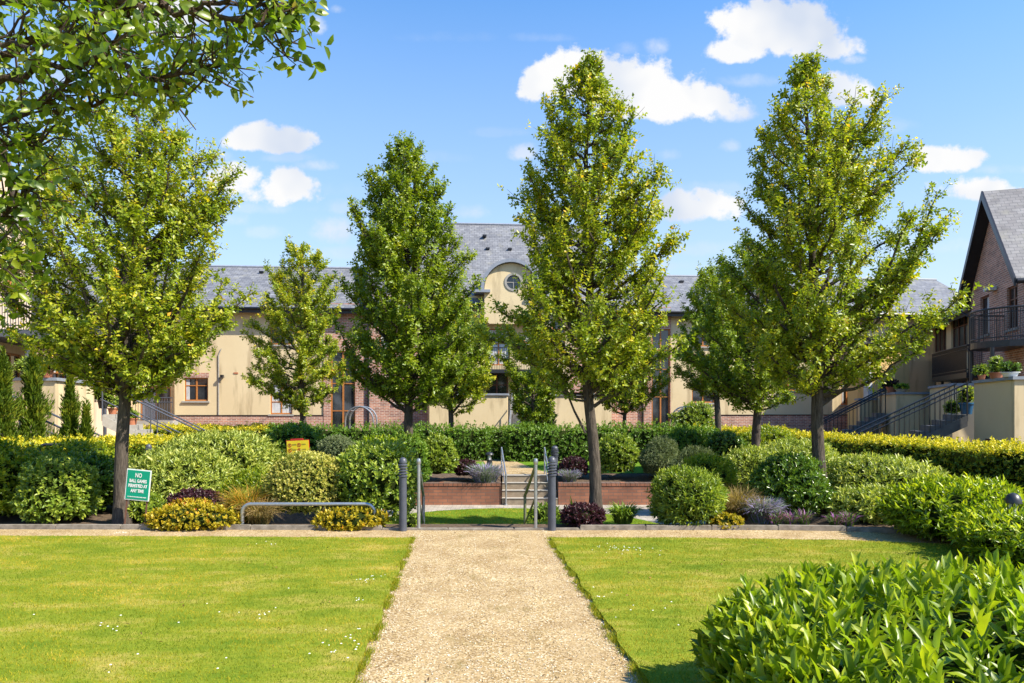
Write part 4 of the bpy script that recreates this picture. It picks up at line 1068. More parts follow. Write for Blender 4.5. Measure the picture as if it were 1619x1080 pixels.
# recessed link wing between the gabled house and the main block
KA = Frame(17.5+.75, 26.05, R(-107.6))
kb = empty('link_house', KA.o, 'shaded cream house with dark balconies, between brick gable and main block', 'house', KA.a)
kf = KA.f
Lk = 7.2
def khole(p0, p1, q0, q1):
    a = kf(p0, q0)[0]; b = kf(p1, q1)[0]; return (a, b, kf((p0+p1)/2, q1)[1], kf((p0+p1)/2, q0)[1])
hk = [khole(1504, 1530, 495, 555), khole(1476, 1496, 500, 556), khole(1500, 1528, 572, 625), khole(1455, 1480, 572, 625)]
mb = MB(); wall_holes(mb, -Lk, .2, 0, 5.9, 0, hk); mb.build('wall', 'render_cream', kb)
for h_ in hk: window(kb, *h_, 0, 3, (.66,), 'dark_timber')
gable_roof(kb, -Lk-1.5, .4, 0, 8, 5.9, 8.2)
balcony(kb, kf(1478, 0, -1.1)[0], kf(1533, 0, -1.1)[0], kf(1510, 592, -1.1)[1], 1.2, False, zpost=1.2)
# orange rendered stair tower beyond
TA = Frame(16.05, 30.3, R(14))
tb = empty('stair_tower', TA.o, 'orange rendered bay with white brick corner, beyond the second terrace wall', 'building', TA.a)
MB().box(-.1, 1.9, 0, 1.5, 0, 4.7).build('wall', 'render_orange', tb)
MB().box(-.32, -.103, -.03, .25, 0, 4.7).build('quoins', 'curtain', tb)
MB().box(-.5, 2.1, -.25, 1.7, 4.702, 4.86).build('canopy', 'gutter', tb)

terrace('near cream terrace wall with dark basement vent at the right edge', [(13.46, 19.9), (12.58, 17.1), (17.5, 17.0)], 2.49)
MB().box(-.3, 1.05, -.0, .04, 0, .0+.01)
terrace('middle cream terrace wall behind the top of the long right staircase', [(15.35, 25.1), (14.12, 21.9), (15.4, 21.85)], 2.49)
terrace('far cream terrace wall with flower pots on its coping, left of the long staircase', [(15.0, 28.0), (14.34, 25.5), (16.2, 25.45)], 2.29)
terrace('small cream wall behind the distant right staircase, lowest of the right terraces', [(14.9, 29.6), (14.3, 28.1), (15.1, 28.05)], 2.1)
# basement vent frame beside near wall
vp = Vector((13.0, 18.43, 0)); 
vv = empty('basement_window', vp, 'brown basement window low in the near right terrace wall', 'window', R(-107.6))
MB().box(-.55, .55, -.03, .05, .3, .85).build('frame', 'dark_timber', vv)
MB().box(-.47, .47, -.036, -.031, .37, .79).build('pane', 'glass', vv)
stairs('long dark metal staircase up to the near right terrace', (13.5, 20.55), (10.85, 21.3), 1.0, 9, 1.5, 0, group=None)
stairs('shorter dark staircase farther along the right terraces', (14.6, 26.9), (12.2, 27.7), 1.0, 9, 1.5, 0)
def vp_post(): pass

# --- left wing
LA = Frame(-9.1-.2755*15.4, 15.4, R(90+15.4))
lb = empty('cream_house', LA.o, 'pale cream gabled house at the left edge behind the trees', 'house', LA.a)
lf = LA.f
gx0, gx1 = 1.0, 6.3
wbl = lambda a, b, c, d: (a, b, c, d)
hl2 = [(2.1, 3.3, 2.2, 3.3), (4.2, 5.4, 2.2, 3.3), (2.2, 3.2, 4.6, 5.8), (4.3, 5.3, 4.6, 5.8)]
mb = MB(); wall_holes(mb, gx0, gx1, 0, 6.1, 0, hl2); mb.poly([(gx0, 0, 6.1), (gx1, 0, 6.1), ((gx0+gx1)/2, 0, 9.0)])
mb.poly([(gx0, 0, 0), (gx0, 9, 0), (gx0, 9, 6.1), (gx0, 0, 6.1)]); mb.poly([(gx1, 0, 0), (gx1, 0, 6.1), (gx1, 9, 6.1), (gx1, 9, 0)]); mb.build('wall', 'render_pale', lb)
for h_ in hl2: window(lb, *h_, 0, 2, (.66,))
mb = MB(); xm = (gx0+gx1)/2; sl_ = 2.9/((gx1-gx0)/2)
prof = [(gx0-.4, 6.12-.4*sl_), (xm, 9.02), (gx1+.4, 6.12-.4*sl_), (gx1+.4, 6.26-.4*sl_), (xm, 9.2), (gx0-.4, 6.26-.4*sl_)]
mb.prism([(x_, -.2, z_) for x_, z_ in prof], (0, 9.2, 0)); mb.build('roof', 'slate_y', lb)
mb = MB(); mb.lathe([(.32, 0), (.32, .12)], n=24); m_ = MB(); m_.add([(x_, z_ - .09, y_) for x_, y_, z_ in mb.v], mb.f)
ro = m_.build('roundel', 'stone_sill', lb, True); ro.location = (4.6, 0, 7.1)
hl3 = [(7.4, 8.4, 4.4, 5.4), (9.4, 10.6, 4.4, 5.4), (7.3, 8.5, 2.1, 3.4), (9.4, 10.6, 2.1, 3.4), (13, 14, 2.1, 3.3), (13, 14, 4.4, 5.4)]
mb = MB(); wall_holes(mb, gx1, 11.4, 0, 5.9, .5, [h_ for h_ in hl3 if h_[0] < 11]); mb.build('brick_wall', 'brick', lb)
mb = MB(); wall_holes(mb, 11.4, 19, 0, 5.9, .5, [h_ for h_ in hl3 if h_[0] > 11]); mb.build('wall', 'render_pale', lb)
for h_ in hl3: window(lb, *h_, .5, 2, (.66,), curtain=(0, .4))
gable_roof(lb, gx1, 19, .5, 8.5, 5.9, 8.1)
balcony(lb, 2.2, 6.2, 3.75, 1.4, False, 'bollard_grey', zpost=1.5)
balcony(lb, 7.0, 10.4, 3.7, 1.2, False, 'bollard_grey', zpost=0)
terrace('bright cream terrace wall behind the left conifers', [(-15.9, 17.75), (-11.9, 17.8), (-12.72, 20.8)], 2.49)
stairs('grey railed staircase down from the left terrace, behind the left tree trunk', (-12.75, 21.5), (-10.2, 22.3), 1.0, 9, 1.5, 0, rail='bollard_grey', bal=False, mat='stone_sill')
stairs('grey staircase in the far left corner beside the conifers', (-12.9, 16.2), (-10.2, 16.6), .9, 8, 1.4, 0, rail='bollard_grey', bal=False, mat='stone_sill')
# landing rail before the door
o = empty('landing_railing', FA.w(f(210, 0, -1)[0], -1.0, 0), 'grey metal railing round the landing outside the grey door', 'railing', FA.a)
ww = f(273, 0, -1)[0]-f(210, 0, -1)[0]; zl = f(240, 665, -1)[1]; mb = MB()
for i in range(16): mb.tube([(ww*i/15, 0, zl), (ww*i/15, 0, zl+1.0)], .012, 6)
for z_ in (zl+.03, zl+.8, zl+1.0): mb.tube([(0, 0, z_), (ww, 0, z_)], .022, 8)
mb.build('railing', 'bollard_grey', o)
MB().box(0, ww, .0, 1.8, zl-.2, zl-.02).build('slab', 'stone_sill', o)

# pergola hoops behind the back hedge
def arch(px, label, d=26, wpx=22, topy=643):
    o = empty('garden_arch', (xat(px, d), d, 0), label, 'garden arch')
    r_ = wpx/F*d; zt2 = zat(topy, d)
    for yo in (0, .7):
        pts = [(-r_, yo, 0)] + [(-r_*math.cos(a_), yo, zt2-r_+r_*math.sin(a_)) for a_ in np.linspace(0, math.pi, 14)] + [(r_, yo, 0)]
        MB().tube(pts, .03, 8).build('hoop', 'galvanised', o, True)
    mb = MB()
    for a_ in (.25, .5, .75): mb.tube([(-r_*math.cos(a_*math.pi), 0, zt2-r_+r_*math.sin(a_*math.pi)), (-r_*math.cos(a_*math.pi), .7, zt2-r_+r_*math.sin(a_*math.pi))], .02, 6)
    mb.build('crossbars', 'galvanised', o)
    return o
arch(568, 'bare grey hoop arch behind the back hedge in front of the brick entrance')
arch(1090, 'garden arch behind the back hedge overgrown with a climber')

# ------------------------------------------------------------------ plant pots on terraces
def pot(px, py, d, label, mat='terracotta', r=.13, h=.2, leaf='leaf_mid', lh=.25, lr=.18, z=None, flower=None):
    z_ = zat(py, d) if z is None else z
    o = empty('potted_plant', (xat(px, d), d, z_), label, 'plant pot')
    MB().lathe([(r*.7, 0), (r*.95, h*.85), (r*1.08, h*.86), (r*1.08, h), (r*.9, h), (r*.85, h*.88)], n=16).build('pot', mat, o, True)
    b = bush('foliage', None, None, 0, 0, h*.85, lr, lr, lh, leaf, L=.09, W=.04, cov=1.6, parent=o)
    if flower: 
        P = rng.normal(0, lr*.6, (40, 3)); P[:, 2] = h + lh*.6 + np.abs(P[:, 2]); n_ = len(P)
        leaf_obj('flowers', P, rng.normal(0, 1, (n_, 3)), rng.normal(0, 1, (n_, 3)), .07, .07, rng.uniform(0, 1, n_), flower, o)
    return o
pot(1397, 620, 27.4, 'small dark pot at the left end of the far right terrace coping', 'dark_metal', .13, .22, lh=.3)
pot(1410, 618, 26.2, 'terracotta planter with reddish plant on the far right terrace coping', 'terracotta', .2, .22, 'leaf_purple', .3, .25, z=2.29)
pot(1425, 619, 25.6, 'low trough of yellow green leaves on the far right terrace coping', 'stone_sill', .2, .12, 'leaf_bright', .2, .25, z=2.29)
pot(1552, 600, 19.4, 'small terracotta pot at the left end of the near right coping', 'terracotta', .1, .15, lh=.3, z=2.49)
pot(1575, 598, 18.3, 'tall green plant in a terracotta box on the near right coping', 'terracotta', .18, .16, 'leaf_mid', .42, .17, z=2.49)
pot(1597, 596, 17.4, 'leafy plant in a white trough on the near right coping', 'white_paint', .2, .12, 'leaf_dark', .28, .2, z=2.49)
pot(1528, 655, 20.6, 'blue glazed pot with spiky plant at the top of the long staircase', 'blue_glaze', .2, .35, 'leaf_bright', .55, .22)
pot(1506, 664, 20.9, 'white pot with trailing plant a few steps below the blue pot', 'white_paint', .13, .2, 'leaf_mid', .4, .22)
pot(208, 676, 21.6, 'terracotta pot at the foot of the left staircase', 'terracotta', .17, .3, 'leaf_mid', .3, .2)
pot(163, 646, 21.4, 'leafy potted plant on the top steps of the left staircase', 'dark_metal', .16, .25, 'leaf_mid', .6, .3)
pot(178, 655, 21.7, 'small potted plant halfway down the left staircase', 'terracotta', .14, .2, 'leaf_mid', .4, .25)
pot(75, 599, 17.8, 'pot of yellow flowers on the bright left terrace wall', 'terracotta', .15, .2, 'leaf_mid', .35, .3, z=2.49, flower='yellow_flower')
pot(52, 599, 17.8, 'broad leafy plant on the shaded front of the left terrace wall', 'stone_sill', .2, .15, 'leaf_mid', .4, .4, z=2.49)
pot(110, 599, 18.6, 'green plant on the sunlit side of the left terrace wall', 'dark_metal', .14, .2, 'leaf_dark', .4, .28, z=2.49)

# ------------------------------------------------------------------ hedges
hedge('hedge', 'dark clipped hedge left of the upper path, in front of the brick entrance', [(xat(425, 22), 22.3), (xat(640, 22), 22.6), (xat(768, 22.2), 22.2)], .8, 1.02, 'leaf_hedge', .085, .05, cov=2.2, top=.25, rag=.09)
hedge('hedge', 'dark clipped hedge closing the end of the upper path, set back', [(xat(769, 23), 23.0), (xat(812, 23), 23.05)], .8, .98, 'leaf_hedge', .085, .05, cov=2.2, top=.5)
hedge('hedge', 'dark clipped hedge right of the upper path, below the cream terrace wall', [(xat(806, 21.9), 21.9), (xat(960, 22), 22.1), (xat(1130, 22), 22.2)], .8, 1.04, 'leaf_hedge', .085, .05, cov=2.2, top=.3, rag=.09)
hedge('hedge', 'long golden topped hedge running away along the right terraces', [(10.6, 11.0), (10.15, 13.6), (9.6, 17.5), (9.0, 21.5), (8.2, 23.5)], 1.15, .88, 'leaf_gold', .075, .045, cov=2.4, top=.62, rag=.06)
hedge('hedge', 'second golden hedge beyond the right hedge, under the distant staircase', [(9.8, 24.6), (6.5, 24.9)], 1.0, .95, 'leaf_gold', .09, .05, cov=2.2, top=.6)
hedge('hedge', 'golden topped hedge at the far left, below the door landing', [(-12.6, 24.0), (-8.2, 24.3)], 1.6, 1.0, 'leaf_gold', .09, .05, cov=2.2, top=.62)
hedge('hedge', 'golden topped hedge in front of the left conifers, crossing behind the left trunk', [(-10.6, 13.4), (-8.9, 15.4), (-8.2, 18.5)], 1.3, .95, 'leaf_gold', .075, .045, cov=2.4, top=.55)
hedge('hedge', 'nearest yellow green hedge at the left edge of the garden', [(-9.8, 10.9), (-7.6, 11.3)], 1.0, .95, 'leaf_gold', .075, .045, cov=2.4, top=.25)

# ------------------------------------------------------------------ shrubs
def shrub(label, p0, p1, ytop, d, mat, z0=0.0, ry=None, **k):
    x0, x1 = xat(p0, d), xat(p1, d); h = zat(ytop, d) - z0
    rx = (x1-x0)/2; kw = dict(L=.07, W=.032); kw.update(k)
    cat = kw.pop('cat', 'shrub'); name = kw.pop('name', 'shrub')
    return bush(name, label, cat, (x0+x1)/2, d, z0, rx*.97, (ry or rx*.85), h, mat, **kw)
# left bed
shrub('yellow green leafy shrub cut by the left edge of the photo', -70, 38, 692, 10.2, 'leaf_bright', L=.09, W=.045, sq=2.6)
shrub('rounded glossy green shrub at the front left corner of the bed', 38, 150, 728, 10.15, 'leaf_mid', L=.085, W=.042, lump=.14, ry=.55)
shrub('dark green shrub between the corner shrub and the left tree trunk', 92, 186, 716, 11.0, 'leaf_dark', L=.09, W=.045, ry=.6)
shrub('broad yellow green shrub behind the dark shrub left of the trunk', 60, 190, 700, 12.1, 'leaf_bright', L=.085, W=.04)
shrub('wide sloping mass of long pale leaves right of the left trunk', 196, 372, 716, 11.8, 'leaf_pale', L=.12, W=.036, lump=.12, cov=3.4, ry=1.0, sq=2.5)
shrub('long leaved green shrub rising behind the sloping pale one', 250, 440, 688, 14.0, 'leaf_pale', L=.13, W=.04, lump=.14, ry=1.3, sq=2.5)
shrub('low green shrub right behind the green notice sign', 190, 262, 780, 10.3, 'leaf_mid', L=.08, W=.035, ry=.35)
shrub('fine leaved green bush under the yellow sign', 350, 470, 745, 11.4, 'leaf_bright', L=.09, W=.025, ry=.6)
shrub('dark leafy bush behind the yellow sign', 412, 520, 672, 15.4, 'leaf_hedge', L=.1, W=.05)
shrub('big rounded variegated cream and green shrub behind the hoop rail', 421, 545, 716, 10.5, 'leaf_variegated', L=.045, W=.024, cov=3.6, sq=2.3, lump=.07, ry=.55, low=.5)
shrub('dense grey green ball shrub above the variegated one', 500, 568, 687, 13.4, 'leaf_grey', L=.05, W=.018, cov=3, low=.55)
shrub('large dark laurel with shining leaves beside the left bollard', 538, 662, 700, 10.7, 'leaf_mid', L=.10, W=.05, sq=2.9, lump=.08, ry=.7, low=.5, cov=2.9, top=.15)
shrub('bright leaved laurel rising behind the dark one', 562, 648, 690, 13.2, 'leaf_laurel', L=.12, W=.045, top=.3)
shrub('pale green bush at the foot of the second tree trunk', 600, 680, 690, 14.6, 'leaf_hedge', L=.09, W=.035)
shrub('low dark leaves at the foot of the left bollard', 640, 660, 812, 9.75, 'leaf_mid', L=.07, W=.035, cov=2.5)
shrub('purple leaved shrub behind the left golden ground cover', 268, 348, 774, 10.5, 'leaf_purple', L=.06, W=.03, ry=.4)
shrub('red tinged shrub between the golden ground cover and the purple leaves', 258, 352, 790, 10.1, 'leaf_orange', L=.055, W=.03, ry=.25, top=.35)
shrub('golden orange ground cover below the purple shrub on the left', 228, 378, 801, 9.62, 'leaf_orange', L=.06, W=.042, ry=.30, low=.3, cov=2.6, lump=.16, name='ground_cover_plant', cat='ground cover')
shrub('golden ground cover with red tips at the foot of the laurel', 492, 622, 803, 9.62, 'leaf_orange', L=.06, W=.042, ry=.28, low=.3, cov=2.6, lump=.16, name='ground_cover_plant', cat='ground cover')
tuft('ornamental_grass', 'tall orange and green grass clump behind the end of the hoop rail', 'ornamental grass', xat(392, 10.2), 10.2, 0, .4, .52, 'straw_green', 1300, .007, .7)
tuft('ornamental_grass', 'small straw coloured grass clump at the left post of the hoop rail', 'ornamental grass', xat(412, 9.85), 9.85, 0, .3, .4, 'straw', 500, .008, .9)
# centre, upper level
shrub('round green shrub at the left end of the upper brick wall', 660, 724, 690, 16.62, 'leaf_mid', L=.09, W=.045, low=.5)
shrub('small purple shrub between the round shrub and the lavender', 718, 756, 727, 16.8, 'leaf_purple', L=.06, W=.03)
tuft('lavender', 'lavender with mauve flowers on the left upper brick wall', 'lavender', xat(768, 16.75), 16.5, -.1, .75, .42, 'lavender', 1500, .012, .2)
tuft('lavender', 'lavender left of the purple dome at the right of the upper steps', 'lavender', xat(900, 16.7), 16.55, -.1, .4, .30, 'lavender', 800, .012, .2)
shrub('purple dome shrub beyond the brick wall left of the leaning trunk', 884, 932, 723, 17.0, 'leaf_purple', L=.06, W=.03, low=.5)
shrub('round glossy green shrub beyond the brick wall right of the leaning trunk', 944, 1009, 684, 17.0, 'leaf_mid', L=.09, W=.045, low=.5)
shrub('fine leaved dull green shrub right of the round glossy one', 1010, 1075, 697, 17.0, 'leaf_grey', L=.08, W=.016, ry=.7, lump=.2, lf=4)
shrub('dark green wide shrub in front of the overgrown arch', 1040, 1130, 676, 19.0, 'leaf_hedge', L=.1, W=.04)
shrub('dark glossy shrub left of the twin stemmed far tree', 1115, 1180, 682, 18.0, 'leaf_dark', L=.1, W=.05)
shrub('soft bright green shrub under the right far tree', 1165, 1260, 676, 20.0, 'leaf_bright', L=.1, W=.04)
shrub('brownish feathery shrub behind the big round shrub', 1060, 1135, 712, 14.6, 'leaf_grey', L=.10, W=.014, lump=.25, lf=4.5)
# right bed
shrub('near purple shrub at the foot of the leaning trunk by the right bollard', 884, 958, 797, 9.85, 'leaf_purple', L=.055, W=.028, ry=.3, low=.45)
shrub('low green plants behind the right bollard at the lawn edge', 836, 886, 800, 10.2, 'fern', L=.09, W=.04, cov=1.6, ry=.25, name='low_plant', cat='plant')
tuft('spiky_plant', 'upright sword leaved plant before the right brick wall', 'plant', xat(907, 11.8), 11.8, -.6, .22, .62, 'leaf_bright', 34, .045, -.25, spread=.32)
tuft('fern', 'fern like plant right of the near purple shrub', 'fern', xat(985, 10.1), 10.1, 0, .35, .3, 'fern', 320, .02, .8)
shrub('large dark green dome of pointed leaves at the front of the right bed', 1030, 1146, 742, 10.0, 'leaf_mid', L=.10, W=.026, cov=3.4, lump=.12, low=.42, ry=.6)
shrub('taller bright fine leaved shrub behind the dark green dome', 1070, 1165, 722, 11.8, 'leaf_bright', L=.09, W=.022, cov=3)
shrub('arching pale shrub behind the brown grass', 1130, 1245, 712, 13.2, 'leaf_pale', L=.10, W=.035, lump=.14)
tuft('ornamental_grass', 'brown feathery grass clump between the dome and the dark round shrub', 'ornamental grass', xat(1166, 10.4), 10.4, 0, .4, .48, 'straw', 1300, .006, .6)
tuft('lavender', 'grey leaved catmint spilling beside the brown grass', 'lavender', xat(1205, 10.15), 10.15, 0, .42, .36, 'lavender', 1100, .011, .5)
shrub('low yellow green ground cover beside the dark green dome', 1118, 1180, 812, 9.65, 'leaf_orange', L=.05, W=.035, ry=.2, low=.3, name='ground_cover_plant', cat='ground cover')
shrub('round very dark green shrub left of the right tree trunk', 1192, 1302, 722, 10.7, 'leaf_dark', L=.085, W=.034, low=.5, ry=.55)
shrub('pale leafy shrub mass behind the right tree trunk', 1180, 1330, 696, 13.6, 'leaf_pale', L=.1, W=.035, lump=.12, ry=1.0)
shrub('broad laurel of long light green leaves right of the right trunk', 1300, 1478, 725, 11.7, 'leaf_pale', L=.12, W=.038, lump=.1, ry=1.0, sq=2.5)
shrub('low part of light leaved laurel at the kerb right of the trunk', 1312, 1430, 772, 10.35, 'leaf_pale', L=.11, W=.036, ry=.5)
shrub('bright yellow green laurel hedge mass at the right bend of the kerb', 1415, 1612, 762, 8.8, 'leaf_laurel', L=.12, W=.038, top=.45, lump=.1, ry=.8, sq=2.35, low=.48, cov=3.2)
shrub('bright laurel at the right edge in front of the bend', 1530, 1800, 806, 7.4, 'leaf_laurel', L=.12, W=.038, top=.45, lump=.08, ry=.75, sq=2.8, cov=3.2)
for i, (px, py, nm) in enumerate([(1236, 834, 'pink salvia left of the right trunk'), (1258, 834, 'small mauve salvia in the row at the kerb'), (1281, 834, 'salvia just left of the right trunk'), (1330, 836, 'pink salvia right of the right trunk'), (1352, 836, 'last small salvia before the laurel')]):
    c = gr(px, py); tuft('salvia', nm, 'salvia', c.x, c.y + .2, 0, .18, .22 - .03*(i % 2), 'salvia', 110, .012, .1, group='salvias along the kerb')

# foreground laurel
def big_laurel():
    # body: a clipped block with lumpy top, sampled as shoots
    cx_, cy_, rx, ry, h = 3.36, 2.93, 2.26, 1.36, .78
    seed = 4.2; n_ = 5400; sq = 6.0
    d = norm(rng.normal(0, 1, (n_, 3))); d = d[d[:, 2] > -.6]
    s = (np.abs(d[:, 0])**sq + np.abs(d[:, 1])**sq + np.abs(d[:, 2])**4.0) ** (-1/sq)
    d2 = d*s[:, None]; d2 *= (1 + .05*bumps(d2*np.array([rx, ry, h]), 3.4, seed))[:, None]
    P = np.stack([d2[:, 0]*rx, d2[:, 1]*ry, .40*h + d2[:, 2]*np.where(d2[:, 2] > 0, .6*h, .4*h)], 1)
    P[:, :] -= norm(d)*np.abs(rng.normal(0, .05, len(P)))[:, None]
    nr = norm(d/np.array([rx, ry, h*.45]))
    A = norm(nr*.8 + np.array([0, 0, .75]) + rng.normal(0, .25, nr.shape))
    rr = np.clip(rng.uniform(0, .45, len(P)) + .4*np.clip(nr[:, 2], 0, 1), 0, 1)  # lit top and darker sides painted into leaf colour, as young and old leaves
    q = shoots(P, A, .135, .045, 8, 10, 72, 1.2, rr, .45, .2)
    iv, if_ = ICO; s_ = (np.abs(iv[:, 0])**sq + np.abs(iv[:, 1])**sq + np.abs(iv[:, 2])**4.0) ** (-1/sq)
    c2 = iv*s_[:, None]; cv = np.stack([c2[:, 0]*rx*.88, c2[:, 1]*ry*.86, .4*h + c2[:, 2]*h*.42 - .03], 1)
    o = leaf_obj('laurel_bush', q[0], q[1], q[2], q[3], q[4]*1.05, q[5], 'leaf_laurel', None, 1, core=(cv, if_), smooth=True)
    o.location = (cx_, cy_, 0)
    tag(o, 'large bright laurel bush with long glossy leaves in the right foreground', 'shrub')
big_laurel()

# ------------------------------------------------------------------ trees
def tree(name, label, px, d, prof, lean=0.0, base_r=.1, mat='leaf_tree', L=.085, W=.055, limbs=60, subs=7, ncl=6, k=7, z0=0.0, extra=None, fork=.0, leaders=1, group=None,
         fy=.85, seed=1, sides=7, elev_lo=28, elev_hi=58, fill=.4, topx=None):
    rs = random.Random(seed)
    bx = xat(px, d)
    rows = [(zat(py, d)-z0, xat(a, d)-bx, xat(b, d)-bx) for py, a, b in prof]; rows.sort()
    Z = [r_[0] for r_ in rows]; XL = [r_[1] for r_ in rows]; XR = [r_[2] for r_ in rows]
    zt, zb = Z[-1], Z[0]
    tx = (XL[-1]+XR[-1])/2
    o = empty(name, (bx, d, z0), label, 'tree', group=group)
    def axis(z): 
        u_ = max(0, min(1, (z-zb*.6)/(zt-zb*.6))); return Vector((lean*min(1, z/zb) + (tx-lean)*u_**1.3 + .03*math.sin(z*2.2+seed), .03*math.sin(z*1.7+seed*2), z))
    mb = MB()
    n_ = 16; tp = [axis(zt*.97*i/n_) for i in range(n_+1)]
    def tr(z): return base_r*(1-.93*(z/zt))**.9 * (1.0 + .35*math.exp(-z/.15)) + .006
    mb.tube(tp, [tr(p_.z) for p_ in tp], 10)
    cents = []; axes = []; rnds = []
    ga = rs.uniform(0, 6.28)
    for i in range(limbs):
        q = (i+.5)/limbs; 
        ze = zb + (zt-zb)*(q**.9)
        xl_, xr_ = np.interp(ze, Z, XL), np.interp(ze, Z, XR)
        ga += 2.39996 + rs.uniform(-.4, .4)
        c_, s_ = math.cos(ga), math.sin(ga)
        ax = axis(ze)
        rx_ = ((xr_-ax.x) if c_ > 0 else (ax.x-xl_))*1.07; rx_ = max(rx_, .08); ry_ = max(.05, (xr_-xl_)/2*fy)
        fr = rs.uniform(fill, 1.0)**.5
        R_ = Vector((c_*rx_*fr, s_*ry_*fr, 0)); rl = R_.length
        el = R(rs.uniform(elev_lo, elev_hi)); zs = ze - rl*math.tan(el)
        zmin = zb*.82 + rs.uniform(0, 1)*(zt-zb)*.22
        zs = max(zs, min(zmin, ze-.05-.35*rl)); zs = max(zs, zb*.70)
        a0 = axis(zs); end = Vector((ax.x+R_.x, ax.y+R_.y, ze))
        mid = a0.lerp(end, .5) + Vector((rs.gauss(0, .09)*rl, rs.gauss(0, .09)*rl, -.20*rl if rs.random() < .75 else .05)) + Vector((R_.x, R_.y, 0))*.08
        pts = []; m_ = 7
        for j in range(m_+1):
            t_ = j/m_; p_ = a0*(1-t_)**2 + mid*2*t_*(1-t_) + end*t_*t_
            if 0 < j < m_: p_ += Vector((rs.gauss(0, .035), rs.gauss(0, .035), rs.gauss(0, .03)))
            pts.append(p_)
        ln = (end-a0).length
        r0 = min(tr(zs)*.5, .007+.014*ln); mb.tube(pts, [r0*(1-.85*j/m_)+.003 for j in range(m_+1)], 5, False)
        lr = rs.uniform(0, 1)
        for j in range(int(1.9*subs*max(.5, min(1.4, ln)))):
            t_ = .2 + .8*rs.random()**.75; ii = min(m_-1, int(t_*m_)); p_ = pts[ii].lerp(pts[ii+1], t_*m_-ii)
            td = (pts[ii+1]-pts[ii]).normalized()
            dr = (td*.6 + Vector((rs.gauss(0, .55), rs.gauss(0, .55), rs.gauss(.25, .4)))).normalized()
            sl2 = rs.uniform(.15, .42)*(.55+.45*min(1.5, ln))*(1.15-.5*t_)
            e2 = p_ + dr*sl2 + Vector((0, 0, .04)); mb.tube([p_, p_.lerp(e2, .5)+Vector((0, 0, -.01)), e2], [.006, .004, .002], 3, False)
            nn = max(2, int(ncl*.85*sl2/.3)); sr = rs.uniform(0, 1)
            for c2 in range(nn):
                u_ = (c2+.6)/nn; q_ = p_.lerp(e2, u_)
                cents.append((q_.x+rs.gauss(0, .05), q_.y+rs.gauss(0, .05), q_.z+rs.gauss(0, .04)))
                a_ = dr + Vector((rs.gauss(0, .6), rs.gauss(0, .6), .55+rs.gauss(0, .4))); axes.append(tuple(a_))
                rnds.append(min(1, max(0, .35*lr+.35*sr+.3*rs.random() + .12*(ze-zb)/(zt-zb) + (.2 if u_ > .85 and t_ > .8 else 0))))
        for c2 in range(4):
            t_ = 1-.06*c2; ii = min(m_-1, int(t_*m_)); p_ = pts[ii].lerp(pts[ii+1], t_*m_-ii); cents.append(tuple(p_)); axes.append((rs.gauss(0, .4), rs.gauss(0, .4), 1)); rnds.append(rs.random())
    if extra:
        e_ = [at(a, b, d) - Vector((bx, d, z0)) for a, b in extra]; mb.tube(e_, [.022, .017, .013][:len(e_)], 7)
    trunk = mb.build('trunk', 'bark', o, True)
    q = shoots(np.array(cents), np.array(axes), L, W, k, 35, 95, 1.3, np.array(rnds), .6)
    leaf_obj('crown', q[0], q[1] + np.array([0, 0, -.18]), q[2], q[3], q[4], q[5], mat, o, 0)
    return o, q
nleaf = 0
def T_(*a, **k):
    global nleaf
    o, q = tree(*a, **k); nleaf += len(q[0]); return o
T_('pear_tree', 'broad yellow green tree on the left with the green notice at its trunk', 193, 9.95,
   [(165,185,255),(200,120,300),(250,62,342),(300,28,366),(350,15,372),(400,15,380),(450,-5,392),(500,-10,398),(550,10,352),(590,85,290),(612,150,245)],
   base_r=.10, limbs=104, subs=9, seed=3, L=.074, W=.047, topx=0)
T_('pear_tree', 'tall dense dark green tree left of centre, its trunk behind the laurel', 648, 14.8,
   [(222,630,650),(260,598,682),(300,568,702),(340,552,722),(380,545,735),(420,538,748),(470,535,765),(520,528,770),(570,545,765),(610,578,712),(632,620,680)],
   base_r=.105, limbs=120, subs=9, mat='leaf_tree_deep', L=.088, W=.056, seed=8, ncl=6, elev_lo=38, elev_hi=66)
T_('pear_tree', 'tall cone shaped tree with leaning trunk just right of the path', 943, 10.25,
   [(98,914,944),(150,876,966),(200,858,1008),(250,832,1034),(290,812,1052),(340,826,1068),(380,826,1068),(430,824,1062),(480,788,1074),(530,760,1074),(580,805,1050),(612,885,975)],
   base_r=.092, limbs=112, subs=9, seed=12, L=.074, W=.047, lean=-.12, extra=[(926, 685), (908, 650), (890, 605)])
T_('pear_tree', 'tall loose tree with several leaders at the right of the bed', 1298, 10.8,
   [(95,1262,1284),(130,1252,1310),(180,1205,1398),(220,1200,1425),(260,1205,1438),(300,1188,1450),(340,1178,1500),(380,1166,1496),(430,1150,1508),(480,1140,1512),(530,1150,1502),(570,1188,1470),(608,1245,1345)],
   base_r=.10, limbs=114, subs=9, seed=21, L=.074, W=.047, lean=-.04)
T_('pear_tree', 'oval young tree standing before the long cream wall', 478, 24.0,
   [(385,458,498),(420,428,522),(480,408,534),(550,384,540),(600,392,540),(628,428,520),(642,455,500)],
   base_r=.12, limbs=72, subs=8, mat='leaf_tree', L=.105, W=.068, seed=31, fill=.5)
T_('pear_tree', 'small light green tree between the dense tree and the cream terrace wall', 712, 23.2,
   [(465,690,732),(520,655,775),(580,650,792),(620,668,775),(645,690,745)],
   base_r=.1, limbs=52, subs=8, mat='leaf_tree', L=.105, W=.068, seed=37, elev_lo=40, elev_hi=66)
